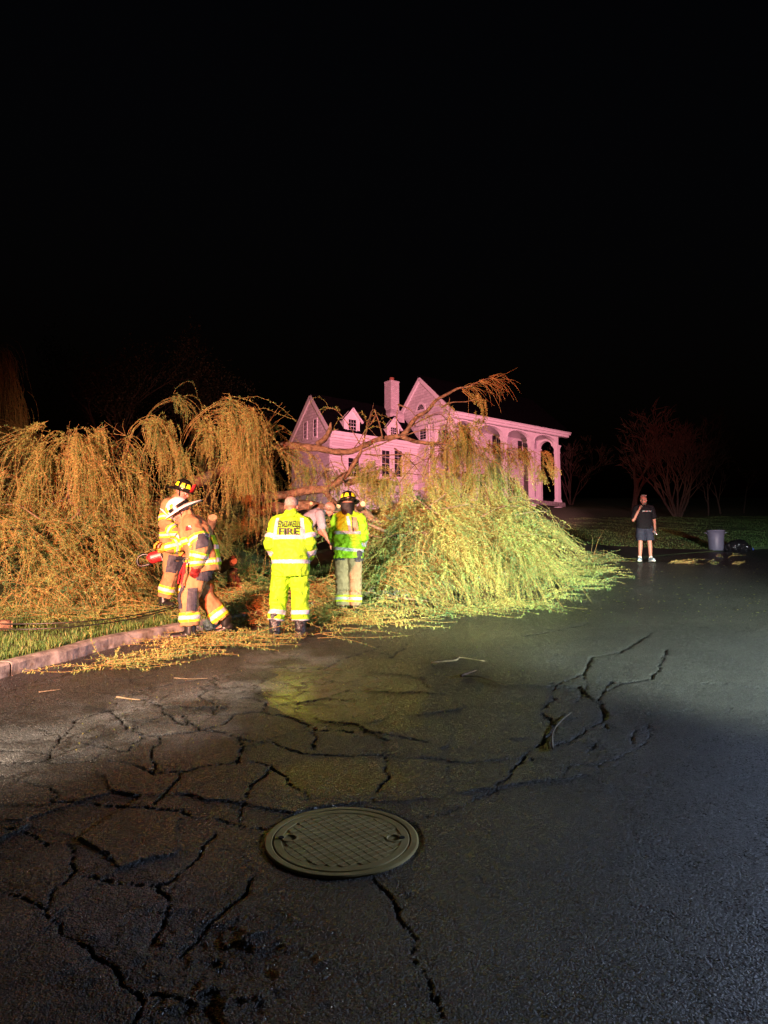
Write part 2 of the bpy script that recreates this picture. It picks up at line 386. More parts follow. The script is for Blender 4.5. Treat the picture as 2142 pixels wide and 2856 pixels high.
def in_poly(x, y, poly):
    c = np.zeros(x.shape, bool); n = len(poly)
    for i in range(n):
        (x0, y0), (x1, y1) = poly[i], poly[(i + 1) % n]
        m = ((y0 > y) != (y1 > y)) & (x < (x1 - x0) * (y - y0) / (y1 - y0 + 1e-12) + x0); c ^= m
    return c
def road_fields(x, y):
    # warp so that the traced cracks wander
    wx = x + 0.05 * (fbm(x, y, 3.0, VN1, 4) - 0.47) + 0.045 * (VN1(x * 9, y * 9) - .5) + 0.016 * (VN3(x * 31, y * 31) - 0.5) + 0.008 * (VN3(x * 83, y * 83) - .5)
    wy = y + 0.05 * (fbm(x + 40, y, 3.0, VN2, 4) - 0.47) + 0.045 * (VN2(x * 9, y * 9) - .5) + 0.016 * (VN3(x * 31 + 50, y * 31) - 0.5) + 0.008 * (VN3(x * 83 + 20, y * 83) - .5)
    d = np.full(x.shape, 9.0)
    for ax, ay, bx, by in SEGS:
        dx, dy = bx - ax, by - ay; L2 = dx * dx + dy * dy + 1e-9
        m = (x > min(ax, bx) - .4) & (x < max(ax, bx) + .4) & (y > min(ay, by) - .4) & (y < max(ay, by) + .4)
        if not m.any(): continue
        X, Y = wx[m], wy[m]
        t = np.clip(((X - ax) * dx + (Y - ay) * dy) / L2, 0, 1)
        d[m] = np.minimum(d[m], np.hypot(X - ax - t * dx, Y - ay - t * dy))
    w = np.maximum(0.0026, 0.00085 * y) * (0.6 + 2.4 * np.clip(fbm(x, y, 2.3, VN3, 3) - .25, 0, 1))
    crack = np.exp(-(d / w) ** 4)
    z = -0.016 * crack
    z += -0.004 * np.exp(-d / 0.035)                    # plates sag towards the cracks
    # broken plates, each a little tipped
    NP = 230; sx = RNG.uniform(-4.2, 4, NP); sy = RNG.uniform(2, 12, NP); tz = RNG.uniform(-.005, .005, NP); gx = RNG.uniform(-.010, .010, NP); gy = RNG.uniform(-.010, .010, NP)
    best = np.full(x.shape, 1e9); tip = np.zeros(x.shape); sec = np.full(x.shape, 1e9)
    for i in range(NP):
        q = (wx - sx[i]) ** 2 + (wy - sy[i]) ** 2
        m = q < best
        sec = np.where(m, best, np.minimum(sec, q)); best = np.where(m, q, best)
        tip = np.where(m, tz[i] + gx[i] * (x - sx[i]) + gy[i] * (y - sy[i]), tip)
    zone = np.maximum(np.clip(1.5 - np.hypot((x + 1.6) / 2.6, (y - 6.0) / 2.6), 0, 1), .8 * np.clip(1.3 - np.hypot((x - 1.9) / 1.1, (y - 6.6) / 2.2), 0, 1))
    z += tip * zone * 1.2
    ed = (np.sqrt(sec) - np.sqrt(best)); c2 = np.exp(-(ed / (w * .9)) ** 2) * np.clip(zone * 1.6, 0, 1) * np.clip((fbm(x, y, 1.3, VN2, 3) - .36) * 9, 0, 1)
    z -= 0.005 * c2; crack = np.maximum(crack, c2 * 0.7)
    for px, py, r, dep in PITS:
        p = gnd(px, py); q = np.hypot((x - p.x), (y - p.y) * 1.0) / r
        k = np.exp(-q * q) * (0.35 + 1.3 * fbm(x, y, 6.0, VN1, 4))
        z -= dep * k; z += 0.02 * dep / .03 * np.exp(-q * q) * (fbm(x, y, 22.0, VN2, 3) - .45)
    z += 0.004 * (fbm(x, y, 8, VN3, 3) - .45) + 0.012 * (fbm(x, y, 0.8, VN2, 3) - .45)
    dm = np.hypot(x - MH.x, y - MH.y)
    z = np.where(dm < 0.41, -0.006 - .004 * fbm(x, y, 12, VN2, 3), z)
    crack = np.where((dm < 0.47) & (dm > 0.36), np.maximum(crack, 0.5 * np.exp(-((dm - .41) / .025) ** 2)), crack)
    # wet film; dusty plates, the left lamp's pool of light painted into them
    def blob(px, py, rx, ry, soft=.35):
        p = gnd(px, py)
        q = np.hypot((x - p.x) / rx, (y - p.y) / ry) + 0.5 * (fbm(x, y, 1.4, VN1, 4) - .47)
        return np.clip((1 - q) / soft, 0, 1)
    def patch(pix, k):
        n1 = .35 * (fbm(x, y, 2.6, VN1, 5) - .47); n2 = .5 * (fbm(x + 9, y, 2.6, VN2, 5) - .47)
        poly = [(p.x, p.y) for p in (gnd(*q_) for q_ in pix)]
        return k * (.62 + .5 * fbm(x, y, 4.0, VN3, 3)) * in_poly(x + n1, y + n2, poly)
    wet = np.maximum.reduce([patch([(735, 1960), (745, 1900), (800, 1852), (960, 1832), (1150, 1850), (1200, 1930), (1180, 2010), (1080, 2040), (980, 2042), (880, 2030), (800, 1990)], 1.15) * np.clip(1.15 - np.hypot((x - gnd(850, 1935).x) / 1.45, (y - gnd(850, 1935).y) / 2.0), 0, 1),
                             .6 * blob(1330, 1775, 1.3, 1.1, 1.2) * (.4 + fbm(x, y, 3, VN3, 4)), 0.5 * blob(960, 2170, .5, .35)])
    e = edge_dist(x, y)
    wet = np.maximum(wet, 0.55 * np.exp(-((e + 0.5) / .35) ** 2))
    dusty_lit = np.maximum.reduce([0.95 * blob(470, 2010, 1.0, 1.0, .6), 0.9 * blob(640, 1930, .7, .9, .6), .75 * blob(140, 2080, .9, .7, .6), 0.6 * blob(800, 1840, .7, .6), .2 * blob(1560, 1990, .7, 1.2), .35 * blob(200, 2500, .8, .5)])
    dusty_lit *= np.clip(fbm(x, y, 3, VN3, 5) * 3.0 - .8, 0, 1) * (1 - crack)
    fade = np.clip(e * -4, 0, 1)
    return z * fade, np.clip(crack, 0, 1), np.clip(wet, 0, 1), dusty_lit

NR, NC = 560, 570
ys = 1.7 * (13 / 1.7) ** (np.arange(NR) / (NR - 1)); us = np.linspace(-0.74, 0.74, NC)
YY, UU = np.meshgrid(ys, us, indexing='ij'); XX = UU * YY
e = edge_dist(XX, YY); dz, crk, wet, dusty_lit = road_fields(XX.ravel(), YY.ravel())
zz = SLOPE * YY.ravel() + dz
idx = np.arange(NR * NC).reshape(NR, NC)
q = np.stack([idx[:-1, :-1], idx[:-1, 1:], idx[1:, 1:], idx[1:, :-1]], -1).reshape(-1, 4)
ef = e.ravel()[q].min(1); q = q[ef < 0.06]
dmq = np.hypot(XX.ravel()[q].mean(1) - MH.x, YY.ravel()[q].mean(1) - MH.y); q = q[dmq > 0.385]
v1 = np.stack([XX.ravel(), YY.ravel(), zz], -1)
# coarse rest of the road, out to the sides and behind
gx, gy = np.meshgrid(np.arange(-14, 90, 0.8), np.arange(-14, 62, 0.8)); n2x, n2y = gx.shape[1], gx.shape[0]
e2 = edge_dist(gx, gy)
i2 = np.arange(n2x * n2y).reshape(n2y, n2x)
q2 = np.stack([i2[:-1, :-1], i2[:-1, 1:], i2[1:, 1:], i2[1:, :-1]], -1).reshape(-1, 4)
X2, Y2 = gx.ravel(), gy.ravel()
inside = (np.abs(X2) < 0.72 * Y2 - 0.05) & (Y2 > 1.75) & (Y2 < 12)
q2 = q2[~inside[q2].all(1) & (e2.ravel()[q2].min(1) < 0.06)]
v2 = np.stack([X2, Y2, SLOPE * Y2 - 0.016], -1)
road = np_mesh('road', np.concatenate([v1, v2]), np.concatenate([q, q2 + len(v1)]), M['asphalt'], smooth=True)
z2 = np.zeros(len(v2))
for nm, a in (('crack', crk), ('wet', wet), ('dusty_lit', dusty_lit)): point_attr(road, nm, np.concatenate([a, z2]))
tag(road, 'cracked wet asphalt street', kind='structure')

# ------------------------------------------------------------------ lawn, kerb, driveway
seg = np.diff(EDGE, axis=0); L = np.r_[0, np.cumsum(np.hypot(seg[:, 0], seg[:, 1]))]
def edge_at(s):
    x = np.interp(s, L, EDGE[:, 0]); y = np.interp(s, L, EDGE[:, 1])
    x1 = np.interp(s + .05, L, EDGE[:, 0]) - np.interp(s - .05, L, EDGE[:, 0]); y1 = np.interp(s + .05, L, EDGE[:, 1]) - np.interp(s - .05, L, EDGE[:, 1])
    n = np.hypot(x1, y1); return x, y, -y1 / n, x1 / n
ss = np.arange(0.1, L[-1] - .1, 0.35); es = np.array([0.04, 0.16, .3, .5, .8, 1.2, 1.7, 2.3, 3, 4, 5, 6.5, 8, 10, 12.5, 15, 18, 22, 27, 33, 40, 50, 65, 90, 140])
ex, ey, nx, ny = edge_at(ss)
LX = ex[:, None] + nx[:, None] * es; LY = ey[:, None] + ny[:, None] * es
LZ = SLOPE * LY + lawn_h(np.broadcast_to(es, LX.shape), LX, LY)
LZ[:, 0] -= .22; LZ[:, -1] += -6
i3 = np.arange(LX.size).reshape(LX.shape)
q3 = np.stack([i3[:-1, :-1], i3[1:, :-1], i3[1:, 1:], i3[:-1, 1:]], -1).reshape(-1, 4)
lawn = np_mesh('lawn', np.stack([LX.ravel(), LY.ravel(), LZ.ravel()], -1), q3, M['lawn'], smooth=True)
tag(lawn, 'dark green grass slope', kind='structure')

kerb = empty('kerb'); tag(kerb, 'grey concrete kerb along the street', kind='structure')
s0 = float(np.interp(gnd(60, 1885).y, EDGE[:, 1], L))   # a joint seen beside the grass
k = 0
for s in np.arange(s0 - 3.05 * 4, s0 + 3.05 * 13, 3.05):
    a, b = s + 0.012, s + 3.05 - 0.012
    t = np.linspace(a, b, 33); x, y, nx_, ny_ = edge_at(t)
    bm = bmesh.new(); rings = []
    drop = kerb_drop(x)
    for i in range(33):
        base = SLOPE * y[i]; h = KERB * (1 - drop[i])
        prof = [(-0.004, -0.12), (-0.0, h * .82), (0.018, h - .004), (0.05, h + .003), (0.15, h + .002), (0.165, h - .02), (0.165, -.12)]
        ring = []
        for ee, zz_ in prof:
            j = 0.007 * (noise.noise(V((x[i] * 9, y[i] * 9, ee * 40)))) - .016 * max(0, noise.noise(V((x[i] * 5, y[i] * 5, ee * 20 + 7))) - .35)
            ring.append(V((x[i] + nx_[i] * (ee + j), y[i] + ny_[i] * (ee + j), base + zz_ + j)))
        rings.append(ring)
    loft(bm, rings)
    if x.mean() > 3.6: bm.free(); continue                # no kerb from the driveway on
    from_bm('kerb_stone', bm, M['concrete'], kerb)

# driveway: a tar sheet that flares to the road
dv_near = [gnd(px, py) for px, py in [(1500, 1592), (1600, 1577), (1700, 1564), (1800, 1554), (1900, 1544.5), (1985, 1537.5)]]
dv_far = [on_ground(px, py) for px, py in [(1300, 1490), (1420, 1498), (1580, 1512), (1700, 1523), (1850, 1531), (1990, 1536.5)]]
bm = bmesh.new(); rows = []
for i in range(len(dv_near)):
    col = []
    for k in range(9):
        p = dv_near[i].lerp(dv_far[i], k / 8)
        col.append(bm.verts.new((p.x, p.y, (SLOPE * p.y + 0.012) if k == 0 else max(SLOPE * p.y + 0.012, g1(p.x, p.y) + 0.014))))
    rows.append(col)
for a, b in zip(rows[:-1], rows[1:]):
    for k in range(8): bm.faces.new((a[k], b[k], b[k + 1], a[k + 1]))
driveway = from_bm('driveway', bm, M['driveway'], smooth=True); tag(driveway, 'black tar driveway meeting the street', kind='structure')

# ------------------------------------------------------------------ manhole
M['iron'] = noisy('cast_iron', (0.42, 0.325, 0.13), (0.62, 0.49, 0.22), 5, 0.42, 0.25, 0.003, spec=0.5, detail=8)
M['rust'] = noisy('rusty_iron', (0.44, 0.335, 0.135), (0.62, 0.48, 0.22), 6, 0.45, 0.3, 0.003)
tilt = math.atan(SLOPE)
mh = empty('manhole_cover', (MH.x, MH.y, SLOPE * MH.y + .004)); mh.rotation_euler = (tilt, 0, math.radians(0))
tag(mh, 'round cast iron manhole cover with a grid pattern set in the road', 'manhole cover')
def ring_lathe(bm, prof, seg=72, cap=False):
    loft_r = [[V((r * math.cos(2 * PI * k / seg), r * math.sin(2 * PI * k / seg), z)) for k in range(seg)] for r, z in prof]
    loft(bm, loft_r, cap)
bm = bmesh.new(); ring_lathe(bm, [(.392, -.10), (.388, -.006), (.38, -.002), (.352, -.002), (.348, -.004), (.347, -.10)])
from_bm('frame', bm, M['iron'], mh)
bm = bmesh.new()
ring_lathe(bm, [(.341, -.05), (.342, -.005), (.338, -.002), (.302, -.002), (.299, -.0045), (.02, -.0045), (.001, -.0045)])
lid = from_bm('lid', bm, M['iron'], mh)
bm = bmesh.new(); st = 0.043; ang = math.radians(38)
for i in range(-8, 9):
    for j in range(-8, 9):
        cx, cy = (i + .5) * st, (j + .5) * st
        if math.hypot(cx, cy) > .288: continue
        x_, y_ = cx * math.cos(ang) - cy * math.sin(ang), cx * math.sin(ang) + cy * math.cos(ang)
        if abs(abs(x_) - .27) < .05 and abs(y_) < .055: continue
        cuts = bmesh.ops.create_cube(bm, size=1.0, matrix=Matrix.Rotation(ang, 4, 'Z') @ Matrix.Translation((cx, cy, -.0048)) @ Matrix.Diagonal((st - .003, st - .003, .006, 1)))['verts']
        for v in cuts:
            if v.co.z > -.0045:
                c = Matrix.Rotation(ang, 3, 'Z') @ V((cx, cy, 0)); v.co.x += (c.x - v.co.x) * .10; v.co.y += (c.y - v.co.y) * .10
for v in bm.verts:
    r = math.hypot(v.co.x, v.co.y)
    if r > .297: v.co.x *= .297 / r; v.co.y *= .297 / r
from_bm('tread_pattern', bm, M['rust'], lid)
for sx in (-1, 1):
    bm = bmesh.new(); ring_lathe(bm, [(.045, -.0055), (.045, -.001), (.04, .0), (.034, .0), (.03, -.004)], 20)
    for v in bm.verts: v.co.x += sx * .262
    from_bm('pick_ring', bm, M['iron'], lid)
    bm = bmesh.new(); bmesh.ops.create_cone(bm, cap_ends=True, segments=16, radius1=.014, radius2=.014, depth=.004, matrix=Matrix.Translation((sx * .305, 0, .0005)))
    from_bm('pick_hole', bm, mat('hole_dark', (.008, .008, .007), .9), lid)

# ------------------------------------------------------------------ grass
def blades(name, pts, h0, h1, w, matl, lean=.6, parent=None):
    n = len(pts); h = RNG.uniform(h0, h1, n); a = RNG.uniform(0, 2 * PI, n); l = RNG.uniform(0, lean, n) * h; b = RNG.uniform(0, 2 * PI, n)
    dx, dy = np.cos(a) * w / 2, np.sin(a) * w / 2
    p = np.asarray(pts)
    v = np.empty((n, 5, 3)); off = np.stack([dx, dy, 0 * dx], -1)
    mid = p + np.stack([np.cos(b) * l * .3, np.sin(b) * l * .3, h * .6], -1); tip = p + np.stack([np.cos(b) * l, np.sin(b) * l, h * .95], -1)
    v[:, 0] = p - off; v[:, 1] = p + off; v[:, 2] = mid + off * .7; v[:, 3] = mid - off * .7; v[:, 4] = tip
    f = np.arange(n)[:, None] * 5
    f4 = np.concatenate([f + [[0, 1, 2]], f + [[0, 2, 3]], f + [[3, 2, 4]]])
    o = np_mesh(name, v.reshape(-1, 3), f4, matl, parent)
    t = RNG.random(n); face_attr(o, 'tint', np.concatenate([t, t, t]))
    return o
def leafy(name, stops, rough=0.55, trans=0.25, spec=0.3):
    m = mat(name, stops[0][1], rough, spec)
    at_ = nd(m, 'ShaderNodeAttribute', attribute_name='tint')
    c = ramp(m, at_.outputs['Fac'], stops); lk(m, c, bsdf(m).inputs['Base Color'])
    tr = nd(m, 'ShaderNodeBsdfTranslucent'); lk(m, c, tr.inputs[0])
    mx = nd(m, 'ShaderNodeMixShader'); mx.inputs[0].default_value = trans
    lk(m, bsdf(m).outputs[0], mx.inputs[1]); lk(m, tr.outputs[0], mx.inputs[2])
    out = m.node_tree.nodes['Material Output']; lk(m, mx.outputs[0], out.inputs[0])
    return m
M['grass'] = leafy('grass_blades', [(0, (.05, .12, .025)), (.6, (.10, .20, .045)), (.9, (.18, .26, .07)), (1, (.32, .27, .13))])
s = RNG.uniform(s0 - 5, s0 + 9, 42000); ee = .17 + 3.2 * RNG.random(42000) ** 1.6
x, y, a, b = edge_at(s); x = x + a * ee; y = y + b * ee
keep = fbm(x, y, 1.6, VN3, 4) > .33
p = np.stack([x, y, G(x, y) - .005], -1)[keep]
o = blades('verge_grass', p, .035, .09, .009, M['grass']); tag(o, 'bright green grass strip behind the kerb', 'grass', kind='stuff')
s = RNG.uniform(s0 + 14, s0 + 40, 62000); ee = .2 + 16 * RNG.random(62000) ** 1.5
x, y, a, b = edge_at(s); x = x + a * ee; y = y + b * ee
DVP = [(p.x, p.y) for p in dv_near] + [(p.x, p.y) for p in reversed(dv_far)]
ok = ~in_poly(x, y, DVP) & (x > 3.5)
p = np.stack([x, y, G(x, y) - .005], -1)[ok]
o = blades('lawn_grass', p, .02, .045, .018, M['grass']); tag(o, 'mown grass blades on the slope beyond the driveway', 'grass', kind='stuff')
# ------------------------------------------------------------------ house
def make_siding(name, c, brick=(0.45, 0.2)):
    m = mat(name, c, .7, .3)
    co = coords(m)
    # wall coordinates: distance along the wall and height
    sp = nd(m, 'ShaderNodeSeparateXYZ'); lk(m, co, sp.inputs[0])
    ad = nd(m, 'ShaderNodeMath', operation='ADD'); lk(m, sp.outputs[0], ad.inputs[0]); lk(m, sp.outputs[1], ad.inputs[1])
    cb = nd(m, 'ShaderNodeCombineXYZ'); lk(m, ad.outputs[0], cb.inputs[0]); lk(m, sp.outputs[2], cb.inputs[1])
    br = nd(m, 'ShaderNodeTexBrick', Scale=1.0); br.inputs['Brick Width'].default_value = brick[0]; br.inputs['Row Height'].default_value = brick[1]
    br.inputs['Mortar Size'].default_value = .012; br.inputs['Color1'].default_value = (*c, 1); br.inputs['Color2'].default_value = (*[x * .74 for x in c], 1)
    br.inputs['Mortar'].default_value = (*[x * .55 for x in c], 1)
    lk(m, cb.outputs[0], br.inputs[0]); lk(m, br.outputs['Color'], bsdf(m).inputs['Base Color'])
    lk(m, bump(m, br.outputs['Fac'], .5, -.015), bsdf(m).inputs['Normal'])
    return m
M['shingle_wall'] = make_siding('painted_shingle', (.72, .70, .70), (.42, .21))
M['brick_white'] = make_siding('painted_brick', (.74, .72, .72), (.32, .11))
M['brick_chim'] = make_siding('painted_chimney_brick', (.72, .68, .68), (.24, .085))
M['trim'] = noisy('white_trim', (.72, .71, .71), (.80, .79, .79), 3, .5, .05, .002)
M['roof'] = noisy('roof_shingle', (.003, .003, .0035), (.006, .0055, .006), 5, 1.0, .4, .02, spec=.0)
M['glass'] = mat('night_glass', (.012, .012, .016), .12, .5)
M['shutter'] = mat('dark_shutter', (.012, .012, .015), .5)
M['clay'] = mat('clay_pot', (.30, .11, .06), .8)

A_U = math.atan2(1.0045, 2779 / F)
U = V((math.cos(A_U), math.sin(A_U), 0)); Wv = V((-math.sin(A_U), math.cos(A_U), 0))
C = at(1265, 1151, 52.7)
def hit_u(px, w=0.0):
    """length along the front at which the pixel column meets the wall line at depth w"""
    k = ray(px, 1400); m = k.x / k.y
    o = C + Wv * w
    return (m * o.y - o.x) / (U.x - m * U.y)
def hit_w(px, u=0.0):
    k = ray(px, 1400); m = k.x / k.y; o = C + U * u
    return (m * o.y - o.x) / (Wv.x - m * Wv.y)
def hz(px, py, u, w):
    p = C + U * u + Wv * w
    return at(px, py, p.y).z - HB
ue = hit_u(1578); pe = C + U * hit_u(1558)
HB = at(1558, 1401, pe.y).z                               # floor level of the porch
house = empty('house', (C.x, C.y, HB), A_U)
tag(house, 'large white house with arched columned porch, dormers and steep gables on the rise', 'house')
ZE = hz(1265, 1151, 0, 0)                                  # eave height above the porch floor
WD = hit_w(1115); WP = hit_w(1203)
ZP = hz(1173, 1053, 0, hit_w(1173)); WR = hit_w(1173)
def hpart(name, bm, m, parent=house, smooth=False): return from_bm(name, bm, m, parent, smooth)
def hbox(name, lo, hi, m, parent=house):
    bm = bmesh.new(); c = [(a + b) / 2 for a, b in zip(lo, hi)]; s = [b - a for a, b in zip(lo, hi)]
    box(bm, c, s); return from_bm(name, bm, m, parent)
DOWN = -4.0
# main block walls: front wall behind the porch, gable end, far end, back
hbox('front_wall', (0.0, WP, DOWN), (ue - .3, WP + .25, ZE - .1), M['brick_white'])
bm = bmesh.new()
def prism_u(bm, poly, u0, u1):
    a = [bm.verts.new((u0, w, z)) for w, z in poly]; b = [bm.verts.new((u1, w, z)) for w, z in poly]
    bm.faces.new(a); bm.faces.new(list(reversed(b)))
    for i in range(len(poly)): bm.faces.new((a[i], b[i], b[(i + 1) % len(poly)], a[(i + 1) % len(poly)]))
ZL = hz(1115, 1166, 0, WD)
prism_u(bm, [(0.02, ZE - .05), (WR, ZP), (WD, ZL), (WD, DOWN), (WP + .26, DOWN), (WP + .26, ZE - .32), (.02, ZE - .32)], 0.0, .25)
hpart('gable_wall', bm, M['shingle_wall'])
bm = bmesh.new(); prism_u(bm, [(0.02, ZE - .05), (WR, ZP), (WD, ZL), (WD, DOWN), (WP + .26, DOWN), (WP + .26, ZE - .32), (.02, ZE - .32)], ue - .3, ue - .05)
hpart('gable_wall', bm, M['brick_white'])
hbox('rear_wall', (.26, WD - .25, DOWN), (ue - .31, WD - .01, ZL - .05), M['brick_white'])
def slab(name, pts, th, m, parent=house):
    """thin roof sheet through four points"""
    bm = bmesh.new(); p = [V(x) for x in pts]; n = (p[1] - p[0]).cross(p[3] - p[0]).normalized()
    if n.z < 0: n = -n
    a = [bm.verts.new(x) for x in p]; b = [bm.verts.new(x + n * th) for x in p]
    bm.faces.new(list(reversed(a))); bm.faces.new(b)
    for i in range(4): bm.faces.new((a[i], a[(i + 1) % 4], b[(i + 1) % 4], b[i]))
    return from_bm(name, bm, m, parent)
sl = (ZP - ZE) / WR
ov = .35
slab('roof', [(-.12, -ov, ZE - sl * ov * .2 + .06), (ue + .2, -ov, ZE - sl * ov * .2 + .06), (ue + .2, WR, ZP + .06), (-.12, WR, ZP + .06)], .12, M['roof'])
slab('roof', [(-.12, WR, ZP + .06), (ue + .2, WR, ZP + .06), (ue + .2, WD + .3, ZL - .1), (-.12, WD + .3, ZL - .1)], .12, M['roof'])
def strip(name, a, b, w, th, m, parent=house, up=(0, 0, 1)):
    """board from a to b, w wide (towards up), th thick"""
    a, b = V(a), V(b); d = (b - a); n = d.normalized(); side = n.cross(V(up)).normalized(); u2 = side.cross(n)
    bm = bmesh.new(); q = []
    for p in (a, b):
        for i, j in ((-.5, -.5), (.5, -.5), (.5, .5), (-.5, .5)): q.append(bm.verts.new(p + side * th * i + u2 * w * j))
    for f in ((3, 2, 1, 0), (4, 5, 6, 7), (0, 1, 5, 4), (1, 2, 6, 5), (2, 3, 7, 6), (3, 0, 4, 7)): bm.faces.new([q[k] for k in f])
    return from_bm(name, bm, m, parent)
# rake boards, cornices
strip('rake_board', (-.06, -.05, ZE - .05), (-.06, WR, ZP - .1), .30, .10, M['trim'])
strip('rake_board', (-.06, WD + .12, ZL - .16), (-.06, WR, ZP - .1), .30, .10, M['trim'])
for i, (dz, th, w) in enumerate(((-.12, .44, .2), (-.30, .30, .16))):
    hbox('cornice', (-.30 + .05 * i, -th, ZE + dz - w / 2), (ue + .25 - .05 * i, -.005, ZE + dz + w / 2), M['trim'])
    hbox('cornice', (-.32 + .05 * i, .0, ZE + dz - w / 2 - .004), (-.003, WP + 1.4, ZE + dz + w / 2 - .004), M['trim'])
# columns of the front and arches between them
cols = [hit_u(1263) + .12, hit_u(1331), hit_u(1413), hit_u(1489), hit_u(1562)]
ZC = hz(1562, 1242, cols[-1], 0)                          # top of the capitals
CW = .34
def column(u, w, z0, name='column'):
    c = empty(name); c.parent = house; c.location = (u, w, 0)
    bm = bmesh.new(); h = ZC - z0
    loft(bm, [[V((s * a, s * b, z)) for a, b in ((-1, -1), (1, -1), (1, 1), (-1, 1))] for s, z in ((CW * .5, z0 + .30), (CW * .5, z0 + h * .4), (CW * .46, ZC - .62))])
    from_bm('shaft', bm, M['trim'], c)
    bm = bmesh.new()
    loft(bm, [[V((s * a, s * b, z)) for a, b in ((-1, -1), (1, -1), (1, 1), (-1, 1))] for s, z in
              ((CW * .53, ZC - .62), (CW * .56, ZC - .58), (CW * .5, ZC - .54), (CW * .48, ZC - .3), (CW * .52, ZC - .24), (CW * .66, ZC - .10), (CW * .70, ZC - .09), (CW * .70, ZC))])
    from_bm('capital', bm, M['trim'], c)
    bm = bmesh.new()
    loft(bm, [[V((s * a, s * b, z)) for a, b in ((-1, -1), (1, -1), (1, 1), (-1, 1))] for s, z in
              ((CW * .66, z0 - .5), (CW * .66, z0 + .12), (CW * .58, z0 + .2), (CW * .52, z0 + .30))])
    from_bm('plinth', bm, M['trim'], c)
for u_ in cols: column(u_, .2, 0.0 if u_ > cols[0] + 1 else -2.5)
column(.2, WP - .25, -2.5)
column(cols[-1], WP - .25, 0.0)
def arch_panel(name, a, b, fixed, axis, z_top, th=.32, rise=.62, m=None):
    bm = bmesh.new(); N = 22; rows = []
    a2, b2 = a + CW * .6, b - CW * .6
    ts = [a] + list(np.linspace(a2, b2, N)) + [b]
    for t in ts:
        k = (t - (a2 + b2) / 2) / ((b2 - a2) / 2)
        zb = ZC + (rise * math.sqrt(max(0, 1 - k * k)) if abs(k) < 1 else 0) + .002
        row = []
        for s_ in (-.5, .5):
            for z in (zb, z_top):
                p = (t, fixed + s_ * th, z) if axis == 'u' else (fixed + s_ * th, t, z)
                row.append(bm.verts.new(p))
        rows.append(row)
    for p, q_ in zip(rows[:-1], rows[1:]):
        bm.faces.new((p[0], q_[0], q_[1], p[1])); bm.faces.new((p[2], p[3], q_[3], q_[2])); bm.faces.new((p[0], p[2], q_[2], q_[0])); bm.faces.new((p[1], q_[1], q_[3], p[3]))
    bm.faces.new(rows[0][:2] + [rows[0][3], rows[0][2]]); r = rows[-1]; bm.faces.new([r[0], r[2], r[3], r[1]])
    o = from_bm(name, bm, m or M['trim'], house)
    # raised archivolt
    bm = bmesh.new(); rr = []
    for t in np.linspace(a2, b2, N):
        k = (t - (a2 + b2) / 2) / ((b2 - a2) / 2); z = ZC + rise * math.sqrt(max(0, 1 - k * k))
        f0 = fixed - th / 2
        if axis == 'u': rr.append([V((t, f0 - .03, z)), V((t, f0 - .002, z)), V((t, f0 - .002, z + .10)), V((t, f0 - .03, z + .10))])
        else: rr.append([V((f0 - .03, t, z)), V((f0 - .002, t, z)), V((f0 - .002, t, z + .10)), V((f0 - .03, t, z + .10))])
    loft(bm, rr); from_bm('arch_moulding', bm, M['trim'], house)
    return o
ZT = ZE - .385
for a, b in zip(cols[:-1], cols[1:]): arch_panel('arch', a, b, .2, 'u', ZT)
arch_panel('arch', .38, WP - .25, .2, 'w', ZT, rise=.5)
arch_panel('arch', .38, WP - .25, cols[-1], 'w', ZT, rise=.5)
hbox('porch_ceiling', (.4, .4, ZT - .02), (cols[-1] - .2, WP - .003, ZT + .05), M['trim'])
hbox('porch_floor', (-.3, -.2, -.35), (cols[-1] + .4, WP - .003, -.02), M['concrete'])

def window(parent, o, ax, ay, w, h, rows=4, cls=3, shutter=0, out=None, trim=.09, name='window'):
    """window built on a wall: o = lower centre, ax = across, out = outward normal"""
    o = V(o); ax = V(ax).normalized(); up = V((0, 0, 1)); out = V(out).normalized()
    root = empty(name); root.parent = parent
    def b(nm, x0, x1, z0, z1, d0, d1, m):
        bm = bmesh.new(); vs = [[o + ax * x + up * z + out * d for x, z in ((x0, z0), (x1, z0), (x1, z1), (x0, z1))] for d in (d0, d1)]
        loft(bm, vs); return from_bm(nm, bm, m, root)
    b('glass', -w / 2, w / 2, 0, h, -.01, .012, M['glass'])
    for x in (-1, 1): b('frame', x * w / 2 - (trim if x < 0 else 0), x * w / 2 + (trim if x > 0 else 0), -trim, h + trim, -.01, .05, M['trim'])
    b('frame', -w / 2, w / 2, h, h + trim, -.01, .046, M['trim']); b('sill', -w / 2 - trim - .03, w / 2 + trim + .03, -trim - .03, 0, -.01, .09, M['trim'])
    for i in range(1, rows):
        t = .035 if i == rows // 2 else .016
        b('glazing_bar', -w / 2, w / 2, h * i / rows - t / 2, h * i / rows + t / 2, .011, .024, M['trim'])
    for i in range(1, cls): b('glazing_bar', -w / 2 + w * i / cls - .008, -w / 2 + w * i / cls + .008, 0.002, h - .002, .0105, .022, M['trim'])
    for s_ in ((-1,) if shutter == 1 else (1,) if shutter == 2 else (-1, 1) if shutter else ()):
        x0 = s_ * (w / 2 + trim + .02); x1 = x0 + s_ * w * .55
        b('shutter', min(x0, x1), max(x0, x1), -.12, h + .12, .0, .05, M['shutter'])
    return root
